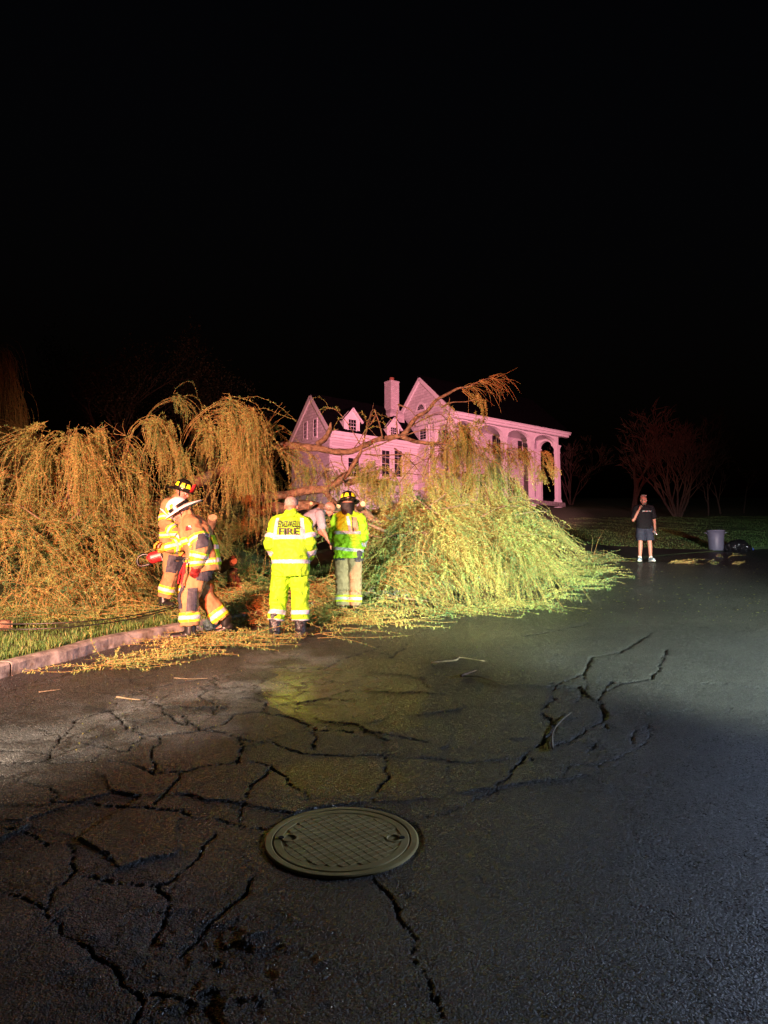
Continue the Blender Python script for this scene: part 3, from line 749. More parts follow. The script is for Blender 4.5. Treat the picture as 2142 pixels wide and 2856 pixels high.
# front windows inside the porch, upper floor
for px0, px1, pt, pb in ((1387, 1403, 1222, 1268), (1460, 1479, 1237, 1281), (1305, 1328, 1212, 1258)):
    u0 = hit_u((px0 + px1) / 2, WP); w_ = hit_u(px1, WP) - hit_u(px0, WP)
    zt = hz((px0 + px1) / 2, pt, u0, WP); zb = hz((px0 + px1) / 2, pb, u0, WP)
    window(house, (u0, WP, zb), (1, 0, 0), None, w_, zt - zb, 4, 3, 1, (0, -1, 0))
for px in (1300, 1350, 1425, 1500):
    u0 = hit_u(px, WP); window(house, (u0, WP, .1), (1, 0, 0), None, .95, 1.9, 4, 3, 0, (0, -1, 0))
# gable end windows
for px0, px1, pt, pb in ((1176, 1187, 1197, 1226), (1220, 1241, 1195, 1234)):
    w0 = hit_w((px0 + px1) / 2); ww = abs(hit_w(px1) - hit_w(px0)); zt = hz(0.5 * (px0 + px1), pt, 0, w0); zb = hz(.5 * (px0 + px1), pb, 0, w0)
    window(house, (.0 if w0 > WP else .55, w0, zb), (0, -1, 0), None, max(ww, .7), zt - zb, 4, 2, 0, (-1, 0, 0))
# backing wall of the side bay
hbox('bay_wall', (.55, .42, DOWN), (.7, WP - .05, ZT - .03), M['brick_white'])
# fan light in the gable
fan = empty('fan_window'); fan.parent = house
w0 = hit_w(1175); zf = hz(1175, 1143, 0, w0)
def fan_disc(nm, r0, r1, d0, d1, m, a0=0, a1=PI, n=20):
    bm = bmesh.new(); rr = []
    for i in range(n + 1):
        a = a0 + (a1 - a0) * i / n
        rr.append([V((-d, w0 - math.cos(a) * r, zf + math.sin(a) * r)) for r, d in ((r0, d0), (r1, d0), (r1, d1), (r0, d1))])
    loft(bm, rr); return from_bm(nm, bm, m, fan)
fan_disc('glass', .01, .40, -.005, .012, M['glass']); fan_disc('frame', .40, .56, -.005, .05, M['trim'])
for k in range(1, 6): fan_disc('glazing_bar', .02, .40, .013, .02, M['trim'], PI * k / 6 - .03, PI * k / 6 + .03, 1)
bm = bmesh.new(); box(bm, (-.03, w0, zf - .06), (.09, 1.2, .10)); from_bm('sill', bm, M['trim'], fan)

# gutter along the porch eave and a rain pipe at the corner
bm = bmesh.new(); loft(bm, [[V((u_, -.50 + .06 * math.cos(a), ZE - .02 + .055 * math.sin(a))) for a in np.linspace(PI, 2 * PI, 9)] + [V((u_, -.44 - .012 * k_, ZE - .02)) for k_ in range(5)] for u_ in (-.25, ue + .22)]); hpart('gutter', bm, M['trim'])
bm = bmesh.new(); tube(bm, [V((-.10, WP + .12, ZE - .45)), V((-.08, WP + .12, ZE - .7)), V((-.08, WP + .12, -2.4))], [.05] * 3, 10); hpart('rain_pipe', bm, M['trim'])
# ---- left wing
WW = hit_w(1165)                                           # wing front sits back from the porch front
uw = hit_u(925, WW)                                        # its left end (negative)
ZW = hz(925, 1203, uw, WW)
pl = C + U * uw + Wv * WW
def hit_w2(px):
    k = ray(px, 1400); m = k.x / k.y
    return (m * pl.y - pl.x) / (Wv.x - m * Wv.y)
dW = hit_w2(819); dR = hit_w2(872)
p_ = pl + Wv * dR; ZWP = at(872, 1104, p_.y).z - HB
p_ = pl + Wv * dW; ZWL = at(819, 1226, p_.y).z - HB
hbox('wing_front_wall', (uw + .01, WW, DOWN), (-.005, WW + .22, ZW - .25), make_siding('clapboard', (.75, .73, .73), (5.3, .17)))
bm = bmesh.new(); prism_u(bm, [(WW, ZW - .1), (WW + dR, ZWP), (WW + dW, ZWL), (WW + dW, DOWN), (WW, DOWN)], uw - .2, uw + .005)
hpart('wing_gable_wall', bm, M['shingle_wall'])
hbox('wing_rear_wall', (uw + .01, WW + dW - .25, DOWN), (-.005, WW + dW - .02, ZWL - .1), M['brick_white'])
s2 = (ZWP - ZW) / dR
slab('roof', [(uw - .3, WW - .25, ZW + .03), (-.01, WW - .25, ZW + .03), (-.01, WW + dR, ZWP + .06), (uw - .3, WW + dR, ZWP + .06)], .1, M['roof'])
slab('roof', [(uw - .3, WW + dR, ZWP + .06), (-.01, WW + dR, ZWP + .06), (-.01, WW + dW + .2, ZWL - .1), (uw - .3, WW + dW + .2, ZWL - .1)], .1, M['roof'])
strip('rake_board', (uw - .26, WW - .12, ZW - .14), (uw - .26, WW + dR, ZWP - .1), .3, .1, M['trim'])
strip('rake_board', (uw - .26, WW + dW + .2, ZWL - .25), (uw - .26, WW + dR, ZWP - .1), .3, .1, M['trim'])
hbox('cornice', (uw - .22, WW - .30, ZW - .24), (-.01, WW - .004, ZW + .02), M['trim'])
hbox('cornice', (uw - .20, WW - .16, ZW - .42), (-.012, WW - .003, ZW - .243), M['trim'])
for px0, px1, pt, pb in ((853, 861, 1180, 1224), (880, 889, 1171, 1219)):
    dw = hit_w2((px0 + px1) / 2); q_ = pl + Wv * dw
    window(house, (uw - .2, WW + dw, at(856, pb, q_.y).z - HB), (0, -1, 0), None, abs(hit_w2(px1) - hit_w2(px0)) * .95, at(856, pt, q_.y).z - at(856, pb, q_.y).z, 4, 2, 0, (-1, 0, 0))
# dormers on the wing roof
for pxc, ptop, pbot, pw, ppk, peave in ((981, 1171, 1208, 21, 1138, 1168), (1097, 1193, 1217, 16, 1164, 1190)):
    w_d = WW - .18; u0 = hit_u(pxc, w_d); q_ = C + U * u0 + Wv * w_d
    f = lambda py: at(pxc, py, q_.y).z - HB
    hw = (hit_u(pxc + pw * 1.05, w_d) - hit_u(pxc - pw * 1.05, w_d)) / 2
    zb, zt, zp, ze = f(pbot), f(ptop), f(ppk), f(peave)
    d = empty('dormer'); d.parent = house
    bm = bmesh.new(); depth = 2.4
    fa = [(-hw, zb - .3), (hw, zb - .3), (hw, ze), (0, zp), (-hw, ze)]
    loft(bm, [[V((u0 + x, w_d, z)) for x, z in fa], [V((u0 + x, w_d + depth, z)) for x, z in fa]]); from_bm('dormer_wall', bm, M['trim'], d)
    for s_ in (-1, 1):
        slab('roof', [(u0, w_d - .2, zp + .03), (u0, w_d + depth, zp + .03), (u0 + s_ * (hw + .25), w_d + depth, ze - .22), (u0 + s_ * (hw + .25), w_d - .2, ze - .22)], .07, M['roof'], d)
        strip('rake_board', (u0 + s_ * (hw + .22), w_d - .1, ze - .2), (u0, w_d - .1, zp - .03), .20, .16, M['trim'], d)
    wd = (hit_u(pxc + pw / 2, w_d) - hit_u(pxc - pw / 2, w_d))
    # bottom sits on the roof; the sash keeps to the front face
    window(d, (u0, w_d, zb), (1, 0, 0), None, wd, zt - zb, 4, 3, 0, (0, -1, 0))
# ground floor openings of the wing
for px, w_, h_ in ((985, .9, 1.3), (1075, .7, 1.9), (1110, .7, 1.9)):
    u0 = hit_u(px, WW); zb = hz(px, 1330, u0, WW)
    window(house, (u0, WW, zb), (1, 0, 0), None, w_, h_, 4, 2, 0, (0, -1, 0))
# chimney
wc = WW + dR * .75; uc = hit_u(1093, wc); q_ = C + U * uc + Wv * wc
zt = at(1093, 1069, q_.y).z - HB; zb = at(1093, 1150, q_.y).z - HB
ch = empty('chimney'); ch.parent = house
wch = (hit_u(1110, wc) - hit_u(1078, wc)) * .5
bm = bmesh.new(); loft(bm, [[V((uc + a * s_, wc + b * s_, z)) for a, b in ((-1, -1), (1, -1), (1, 1), (-1, 1))] for s_, z in ((wch * 1.25, ZW - .5), (wch * 1.25, zb - .25), (wch * .72, zb + .15), (wch * .72, zt))])
from_bm('stack', bm, M['brick_chim'], ch)
hb = .09
bm = bmesh.new(); box(bm, (uc, wc, zt + .06), (wch * 1.52, wch * 1.52, .12)); from_bm('cap', bm, M['brick_chim'], ch)
bm = bmesh.new(); cone(bm, (uc, wc, zt + .11), (uc, wc, zt + .42), .2, .17, 16); from_bm('flue_pot', bm, M['clay'], ch)

# ------------------------------------------------------------------ bare trees
def grow_tree(bm, p, d, length, r, depth, bend=.25, spread=.55, kids=(2, 3), seg=5, tips=None, up=.12):
    n = 5; pts = [p.copy()]; rads = [r]; cur = p.copy(); dd = d.normalized()
    for i in range(n):
        dd = (dd + V((random.gauss(0, bend), random.gauss(0, bend), random.gauss(0, bend) + up)) * .35).normalized()
        cur = cur + dd * (length / n); pts.append(cur.copy()); rads.append(r * (1 - .45 * (i + 1) / n))
    tube(bm, pts, rads, seg if depth > 1 else 3, .15 if depth > 2 else 0, cap=depth > 2)
    if depth == 0:
        if tips is not None: tips.append((cur.copy(), dd.copy()))
        return
    for k in range(random.randint(*kids)):
        j = random.randint(2, n); q_ = pts[j]
        ax = dd.cross(V((random.gauss(0, 1), random.gauss(0, 1), random.gauss(0, 1)))).normalized()
        nd_ = (dd * math.cos(spread) + ax * math.sin(spread)).normalized()
        grow_tree(bm, q_, nd_, length * random.uniform(.62, .85), rads[j] * .72, depth - 1, bend, spread, kids, seg, tips, up)
def bare_tree(name, label, px, py, height, stems, depth=4, lean=.5, r=.12, y=None, mt='darkbark', fine=True):
    b = on_ground(px, py) if y is None else V((ray(px, py).x / ray(px, py).y * y, y, 0))
    b.z = g1(b.x, b.y) - .05
    t = empty(name, b); tag(t, label, 'tree', 'bare trees beyond the lawn')
    tips = []
    bm = bmesh.new()
    for k in range(stems):
        a = -lean + 2 * lean * (k + .5) / stems if stems > 1 else random.uniform(-.08, .08)
        d = V((math.sin(a), random.uniform(-.3, .3) * lean, math.cos(a)))
        grow_tree(bm, V((math.sin(a) * .35, random.uniform(-.15, .15), 0)) if stems > 1 else V((0, 0, 0)), d, height * .42, r * random.uniform(.7, 1.1), depth, .22, .45, (2, 3), 6, tips)
    from_bm('trunk', bm, M[mt], t)
    if fine:
        bm = bmesh.new()
        for p, d in tips:
            for _ in range(3):
                q_ = p + V((random.gauss(0, .06), random.gauss(0, .06), random.gauss(0, .06))); dd = (d + V((random.gauss(0, .5), random.gauss(0, .5), random.gauss(0, .4)))).normalized()
                e_ = q_ + dd * random.uniform(.4, .9); m_ = (q_ + e_) / 2 + V((random.gauss(0, .05), random.gauss(0, .05), .05))
                s_ = dd.cross(V((0, 1, 0))).normalized() * .012
                bm.faces.new([bm.verts.new(x) for x in (q_ - s_, q_ + s_, m_ + s_, m_ - s_)]); vs = list(bm.verts)[-2:]
                bm.faces.new((vs[1], vs[0], bm.verts.new(e_)))
        from_bm('crown', bm, M[mt], t)
    return t
random.seed(11)
bare_tree('shrub_tree', 'wide bare tree with many stems fanning from one base on the lawn', 1890, 1441, 5.6, 10, 4, .55, .075)
random.seed(5)
bare_tree('bare_tree', 'bare tree with a single gnarled trunk behind the man on the phone', 1768, 1428, 5.6, 1, 4, .3, .20)
random.seed(9)
bare_tree('bare_tree', 'slim forked bare tree beside the end column of the house', 1592, 1408, 5.2, 3, 4, .45, .09)
for i, (px, lab) in enumerate(((1975, 'thin bare sapling trunk at the wood edge beside the fanning tree'), (2010, 'thin pale sapling stem in the dark wood above the grey bin'), (2075, 'thin bare sapling near the dark edge above the black bag'))):
    random.seed(20 + i); bare_tree('sapling', lab, px, 1440, 4.5, 1, 3, .1, .06, y=46 + 2 * i)
# dark leafy tree far behind the fallen willow
def leaf_ball_tree(name, label, base, height, r, nclump, seed, stops):
    random.seed(seed); rg = np.random.default_rng(seed)
    t = empty(name, base); tag(t, label, 'tree')
    bm = bmesh.new(); tips = []
    for k in range(3): grow_tree(bm, V((random.uniform(-.4, .4), random.uniform(-.4, .4), 0)), V((random.uniform(-.35, .35), random.uniform(-.3, .3), 1)), height * .36, .22, 4, .2, .55, (2, 3), 6, tips)
    from_bm('trunk', bm, M['darkbark'], t)
    c = np.array([[p.x, p.y, p.z] for p, d in tips]); c = c[rg.integers(0, len(c), nclump)] + rg.normal(0, .45, (nclump, 3))
    n = 34; P = (c[:, None, :] + rg.normal(0, .33, (nclump, n, 3))).reshape(-1, 3)
    N = len(P); a = rg.normal(0, 1, (N, 3)); a /= np.linalg.norm(a, axis=1)[:, None]; b = np.cross(a, rg.normal(0, 1, (N, 3))); b /= np.linalg.norm(b, axis=1)[:, None]
    s_ = rg.uniform(.05, .11, (N, 1))
    v = np.stack([P - a * s_, P + b * s_ * .45, P + a * s_, P - b * s_ * .45], 1)
    o = np_mesh('crown', v.reshape(-1, 3), np.arange(N * 4).reshape(-1, 4), leafy('night_leaves_' + str(seed), stops), t)
    face_attr(o, 'tint', rg.random(N))
st_ = [(0, (.02, .018, .01)), (1, (.05, .036, .018))]
b = at(360, 1250, 46); b.z = g1(b.x, b.y); leaf_ball_tree('background_tree', 'dark tall tree barely visible above the arching willow branches', b, 12, 4, 260, 3, st_)
b = at(600, 1250, 52); b.z = g1(b.x, b.y); leaf_ball_tree('background_tree', 'dark tree faint against the night left of the house gable', b, 10, 4, 200, 4, st_)
# ------------------------------------------------------------------ fallen willow
M['willow_leaf'] = leafy('willow_leaves', [(0, (.06, .15, .06)), (.22, (.17, .27, .10)), (.45, (.27, .37, .10)), (.75, (.45, .43, .13)), (1, (.54, .43, .15))], .5, .3)
M['willow_leaf_green'] = leafy('green_leaves', [(0, (.05, .16, .04)), (.5, (.12, .26, .07)), (1, (.22, .36, .12))], .5, .25)
M['twig'] = noisy('yellow_twig', (.24, .15, .045), (.40, .27, .09), 6, .6, 0)
def nrm(a): return a / (np.linalg.norm(a, axis=-1, keepdims=True) + 1e-9)
def grow(start, d, length, nseg=12, grav=.35, jit=.10, surf=None, out=None, curl=None):
    """strands from start points; they bend down and lie on the surface they meet"""
    p = np.array(start, float); d = nrm(np.array(d, float)); L_ = np.asarray(length)[:, None] / nseg
    n = len(p); g = np.broadcast_to(np.asarray(grav, float), (n,))[:, None]
    P = [p.copy()]; lay = RNG.uniform(.01, .10, n)
    for k in range(nseg):
        d = d + RNG.normal(0, jit, d.shape); d[:, 2:3] -= g
        d = nrm(d); q_ = p + d * L_
        s_ = (surf or G)(q_[:, 0], q_[:, 1]) + lay
        low = q_[:, 2] < s_
        q_[low, 2] = s_[low]
        d[low, 2] = np.clip(d[low, 2], -.35, 1) * .3
        if out is not None: d[low, :2] += out[low] * .4
        p = q_; P.append(p.copy())
    return np.stack(P, 1)
def strands(P, r0=.0035, r1=.0014):
    if P.shape[1] > 8: P = P[:, list(range(0, P.shape[1] - 1, 2)) + [P.shape[1] - 1]]
    n, m, _ = P.shape
    T = np.empty_like(P); T[:, 1:-1] = P[:, 2:] - P[:, :-2]; T[:, 0] = P[:, 1] - P[:, 0]; T[:, -1] = P[:, -1] - P[:, -2]; T = nrm(T)
    A = nrm(np.cross(T, np.array([.3, .9, .2]))); B = np.cross(T, A)
    r = np.linspace(1, 0, m)[None, :, None]; R = r1 + (np.reshape(r0, (-1, 1, 1)) - r1) * r
    V_ = np.stack([P + R * (A * math.cos(a) + B * math.sin(a)) for a in (0, 2.094, 4.189)], 2)
    i = np.arange(n * m * 3).reshape(n, m, 3)
    f = np.concatenate([np.stack([i[:, :-1, k], i[:, :-1, (k + 1) % 3], i[:, 1:, (k + 1) % 3], i[:, 1:, k]], -1).reshape(-1, 4) for k in range(3)])
    return V_.reshape(-1, 3), f
def leaves(P, per, l0=.034, l1=.062, t0=.12, tint=None, width=.26):
    """narrow leaves in little tufts along strands"""
    n, m, _ = P.shape
    nn = max(per // 4, 1); per = nn * 4
    node = t0 + (1 - t0) * (np.arange(nn)[None, :] + RNG.random((n, nn)) * .8) / nn
    t = np.clip(np.repeat(node, 4, 1) + RNG.normal(0, .006, (n, per)), 0, .999); x = t * (m - 1); k = np.minimum(x.astype(int), m - 2); f = (x - k)[..., None]
    ii = np.arange(n)[:, None]
    a = P[ii, k]; b = P[ii, k + 1]; pos = a + (b - a) * f; T = nrm(b - a)
    rv = nrm(RNG.normal(0, 1, pos.shape)); side = nrm(rv - T * (rv * T).sum(-1, keepdims=True))
    d = nrm(T * RNG.uniform(.1, .9, (n, per, 1)) + side * .9); d[..., 2] -= .05
    wv = nrm(np.cross(d, nrm(RNG.normal(0, 1, pos.shape))))
    L_ = RNG.uniform(l0, l1, (n, per, 1)) * (1 - .3 * t[..., None]) * np.repeat(RNG.uniform(.55, 1.15, (n, nn)), 4, 1)[..., None]; w = L_ * width * .5
    V_ = np.stack([pos + d * L_ * .1 + wv * w, pos + d * L_ * .25 - wv * w, pos + d * L_], 2).reshape(-1, 3)
    base = RNG.random((n, 1)) if tint is None else np.reshape(tint, (n, 1))
    sp = 1.1 * (fbm(pos[..., 0] + .7 * pos[..., 2], pos[..., 1] - .6 * pos[..., 2], 1.7, VN3, 3) - .44)
    tt = np.clip(base * .7 + (RNG.random((n, per)) - .25) * .4 + sp, 0, 1).ravel()
    return V_, tt

def ztop(px, py, y):   # height above ground of a sight line at depth y
    p = at(px, py, y); return p.z - g1(p.x, p.y)
# solid mass the loose strands lie on: soft mounds
MOUNDS = []
def mound(px, pytop, y, rx, ry, rot=0.0, sharp=2.0):
    p = at(px, pytop, y); MOUNDS.append((p.x, p.y, rx, ry, p.z - g1(p.x, p.y), rot, sharp))
mound(1345, 1450, 14.0, 1.7, 2.5, .4); mound(1425, 1530, 13.9, 1.1, 1.8, .6); mound(1200, 1425, 14.0, 1.5, 2.0, .3); mound(1080, 1450, 14.8, 1.3, 1.4, 0); mound(1210, 1500, 13.2, 1.4, 1.9, .3); mound(1110, 1610, 12.3, 1.1, 1.2, 0); mound(1290, 1655, 12.3, 1.5, .8, .35); mound(1420, 1645, 12.7, .9, .8, .5)
mound(1490, 1620, 13.8, .7, .7, .7)
mound(180, 1440, 13.2, 2.0, 2.4, 0); mound(350, 1450, 14.2, 2.0, 2.0, 0); mound(40, 1500, 12.2, 1.9, 1.9, 0); mound(270, 1640, 11.6, 1.1, 1.0, 0)
mound(640, 1450, 16.8, 2.6, 1.6, 0); mound(860, 1470, 16.2, 2.4, 1.5, 0); mound(1050, 1440, 15.4, 1.8, 1.6, 0)
mound(120, 1690, 10.9, 1.7, 1.0, 0); mound(300, 1705, 10.7, 1.1, .8, 0); mound(-200, 1420, 13.0, 2.0, 2.4, 0)
def pile(x, y):
    z = np.zeros(np.shape(x))
    for cx, cy, rx, ry, h, rot, sh in MOUNDS:
        c, s_ = math.cos(rot), math.sin(rot); dx, dy = x - cx, y - cy
        q_ = ((dx * c + dy * s_) / rx) ** 2 + ((-dx * s_ + dy * c) / ry) ** 2
        z = np.maximum(z, h * np.clip(1 - q_, 0, 1) ** .55)
    return G(x, y) + z * (.68 + .72 * fbm(x, y, 1.1, VN2, 3))
willow = empty('fallen_willow', (at(800, 1500, 14).x, 14.0, 0)); WO = V(willow.location)
tag(willow, 'huge uprooted willow lying across the verge and kerb, leafy branches spilling over the road', 'tree')
def wpart(name, bm, m, smooth=True):
    for v in bm.verts: v.co -= WO
    return from_bm(name, bm, m, willow, smooth)
def limb(pts, r, name='limb', n=6, wob=.35, m=None, cut=False):
    """pts: (px, py, depth); r: radii in metres at the ends or per point"""
    P = [at(*p) for p in pts]; S_ = smooth_path(P, n)
    R = np.interp(np.linspace(0, 1, len(S_)), np.linspace(0, 1, len(r)), r)
    S_ = [p + V((noise.noise(p * 3), noise.noise(p * 3 + V((9, 0, 0))), noise.noise(p * 3 + V((0, 9, 0))))) * R[i] * .7 for i, p in enumerate(S_)]
    bm = bmesh.new(); tube(bm, S_, list(R), 10 if max(r) > .03 else 6, wob)
    o = wpart(name, bm, m or M['bark'])
    if cut:
        bm = bmesh.new(); d = (S_[-1] - S_[-2]).normalized(); cone(bm, S_[-1] - d * .01, S_[-1] + d * .012, R[-1] * .97, R[-1] * .97, 12); wpart('cut_end', bm, M['cut'], False)
    return S_
LIMBS = []
LIMBS.append(limb([(430, 1420, 15.2), (545, 1348, 15), (640, 1302, 14.8), (740, 1252, 14.6), (800, 1242, 14.4), (877, 1249, 14.3), (935, 1259, 14.2), (983, 1256, 14.2), (1022, 1240, 14.2), (1070, 1223, 14.2), (1123, 1216, 14.2)],
     [.13, .12, .10, .09, .078, .066, .060, .056, .052, .046, .042], 'trunk', 7, .45))
LIMBS.append(limb([(1120, 1217, 14.2), (1137, 1200, 14.1), (1149, 1178, 14.1), (1166, 1159, 14), (1190, 1147, 14), (1207, 1129, 14), (1226, 1110, 14), (1252, 1095, 14), (1278, 1083, 14), (1303, 1079, 14), (1340, 1062, 14), (1370, 1053, 14)],
     [.045, .042, .04, .036, .034, .03, .028, .024, .02, .016, .011, .006]))
LIMBS.append(limb([(1118, 1218, 14.2), (1169, 1233, 14.1), (1209, 1238, 14), (1245, 1238, 13.9), (1300, 1250, 13.8), (1360, 1285, 13.6)], [.045, .034, .026, .02, .013, .006]))
LIMBS.append(limb([(700, 1392, 14.2), (760, 1385, 14.1), (858, 1367, 13.9), (906, 1369, 13.8), (935, 1350, 13.7), (964, 1325, 13.7), (983, 1298, 13.7), (1004, 1269, 13.7), (1010, 1252, 13.7), (1015, 1224, 13.7)],
     [.085, .085, .08, .075, .062, .05, .044, .034, .024, .018], cut=True))
LIMBS.append(limb([(906, 1372, 13.8), (925, 1392, 13.5), (945, 1412, 13.2)], [.055, .045, .04], cut=True))
LIMBS.append(limb([(962, 1346, 13.9), (1000, 1340, 14), (1049, 1341, 14.2), (1110, 1350, 14.4)], [.06, .055, .045, .03]))
LIMBS.append(limb([(700, 1425, 14.0), (763, 1418, 13.9), (869, 1416, 13.8), (941, 1421, 13.7), (1005, 1425, 13.7), (1037, 1446, 13.6), (1090, 1480, 13.8)], [.10, .10, .09, .085, .08, .07, .05]))
limb([(1000, 1420, 13.6), (1012, 1404, 13.25)], [.05, .048], 'branch_stub', 3, .2, cut=True)
limb([(868, 1420, 13.7), (867, 1404, 13.35)], [.035, .032], 'branch_stub', 3, .2, cut=True)
limb([(590, 1520, 13.2), (588, 1480, 13.1), (592, 1440, 12.95)], [.085, .08, .078], 'branch_stub', 4, .25, cut=True)
limb([(888, 1238, 14.3), (905, 1218, 14.1), (918, 1200, 14), (924, 1178, 13.95)], [.05, .045, .042, .012], 'broken_branch', 5, .6)
limb([(925, 1202, 14), (944, 1197, 13.9)], [.012, .004], 'branch_stub', 3, .2)
limb([(60, 1340, 12.6), (20, 1325, 12.3), (8, 1322, 12.2)], [.03, .03, .028], 'branch_stub', 3, .3, cut=True)
LIMBS.append(limb([(150, 1372, 13.0), (100, 1362, 12.8), (60, 1342, 12.6), (20, 1325, 12.3)], [.05, .045, .04, .03]))
LIMBS.append(limb([(1015, 1660, 11.9), (1060, 1620, 12.2), (1110, 1585, 12.5), (1211, 1559, 12.9), (1300, 1530, 13.2)], [.028, .026, .022, .018, .010], m=M['palebark']))
LIMBS.append(limb([(1040, 1668, 11.7), (1090, 1666, 11.8), (1190, 1675, 11.8), (1260, 1690, 11.8)], [.022, .02, .016, .008], m=M['palebark']))
LIMBS.append(limb([(1230, 1570, 12.5), (1300, 1480, 12.9), (1345, 1440, 13), (1400, 1414, 13.1), (1450, 1412, 13.2)], [.03, .026, .02, .014, .006], m=M['bark']))
for a in ([(1110, 1215, 14.1), (1106, 1185, 14.05), (1108, 1150, 14), (1114, 1125, 14)], [(1110, 1128, 14), (1140, 1140, 13.9), (1160, 1162, 13.8)],
          [(1067, 1222, 14.1), (1060, 1190, 14), (1050, 1160, 14), (1044, 1142, 14), (1034, 1152, 13.9), (1028, 1180, 13.8)], [(1048, 1160, 14), (1036, 1180, 13.9), (1026, 1192, 13.9)],
          [(1232, 1135, 14), (1260, 1122, 13.9), (1300, 1120, 13.8), (1340, 1110, 13.7)], [(1005, 1262, 13.7), (1060, 1240, 13.5), (1120, 1218, 13.4), (1180, 1200, 13.3), (1250, 1198, 13.2)],
          [(1020, 1268, 13.7), (1080, 1270, 13.6), (1150, 1268, 13.5), (1190, 1290, 13.5)], [(953, 1268, 14), (955, 1290, 13.9), (970, 1320, 13.8)], [(1100, 1250, 13.8), (1150, 1290, 13.7), (1180, 1330, 13.6)]):
    limb(a, [.016, .012, .009, .004], 'branch', 5, .2, m=M['bark'])

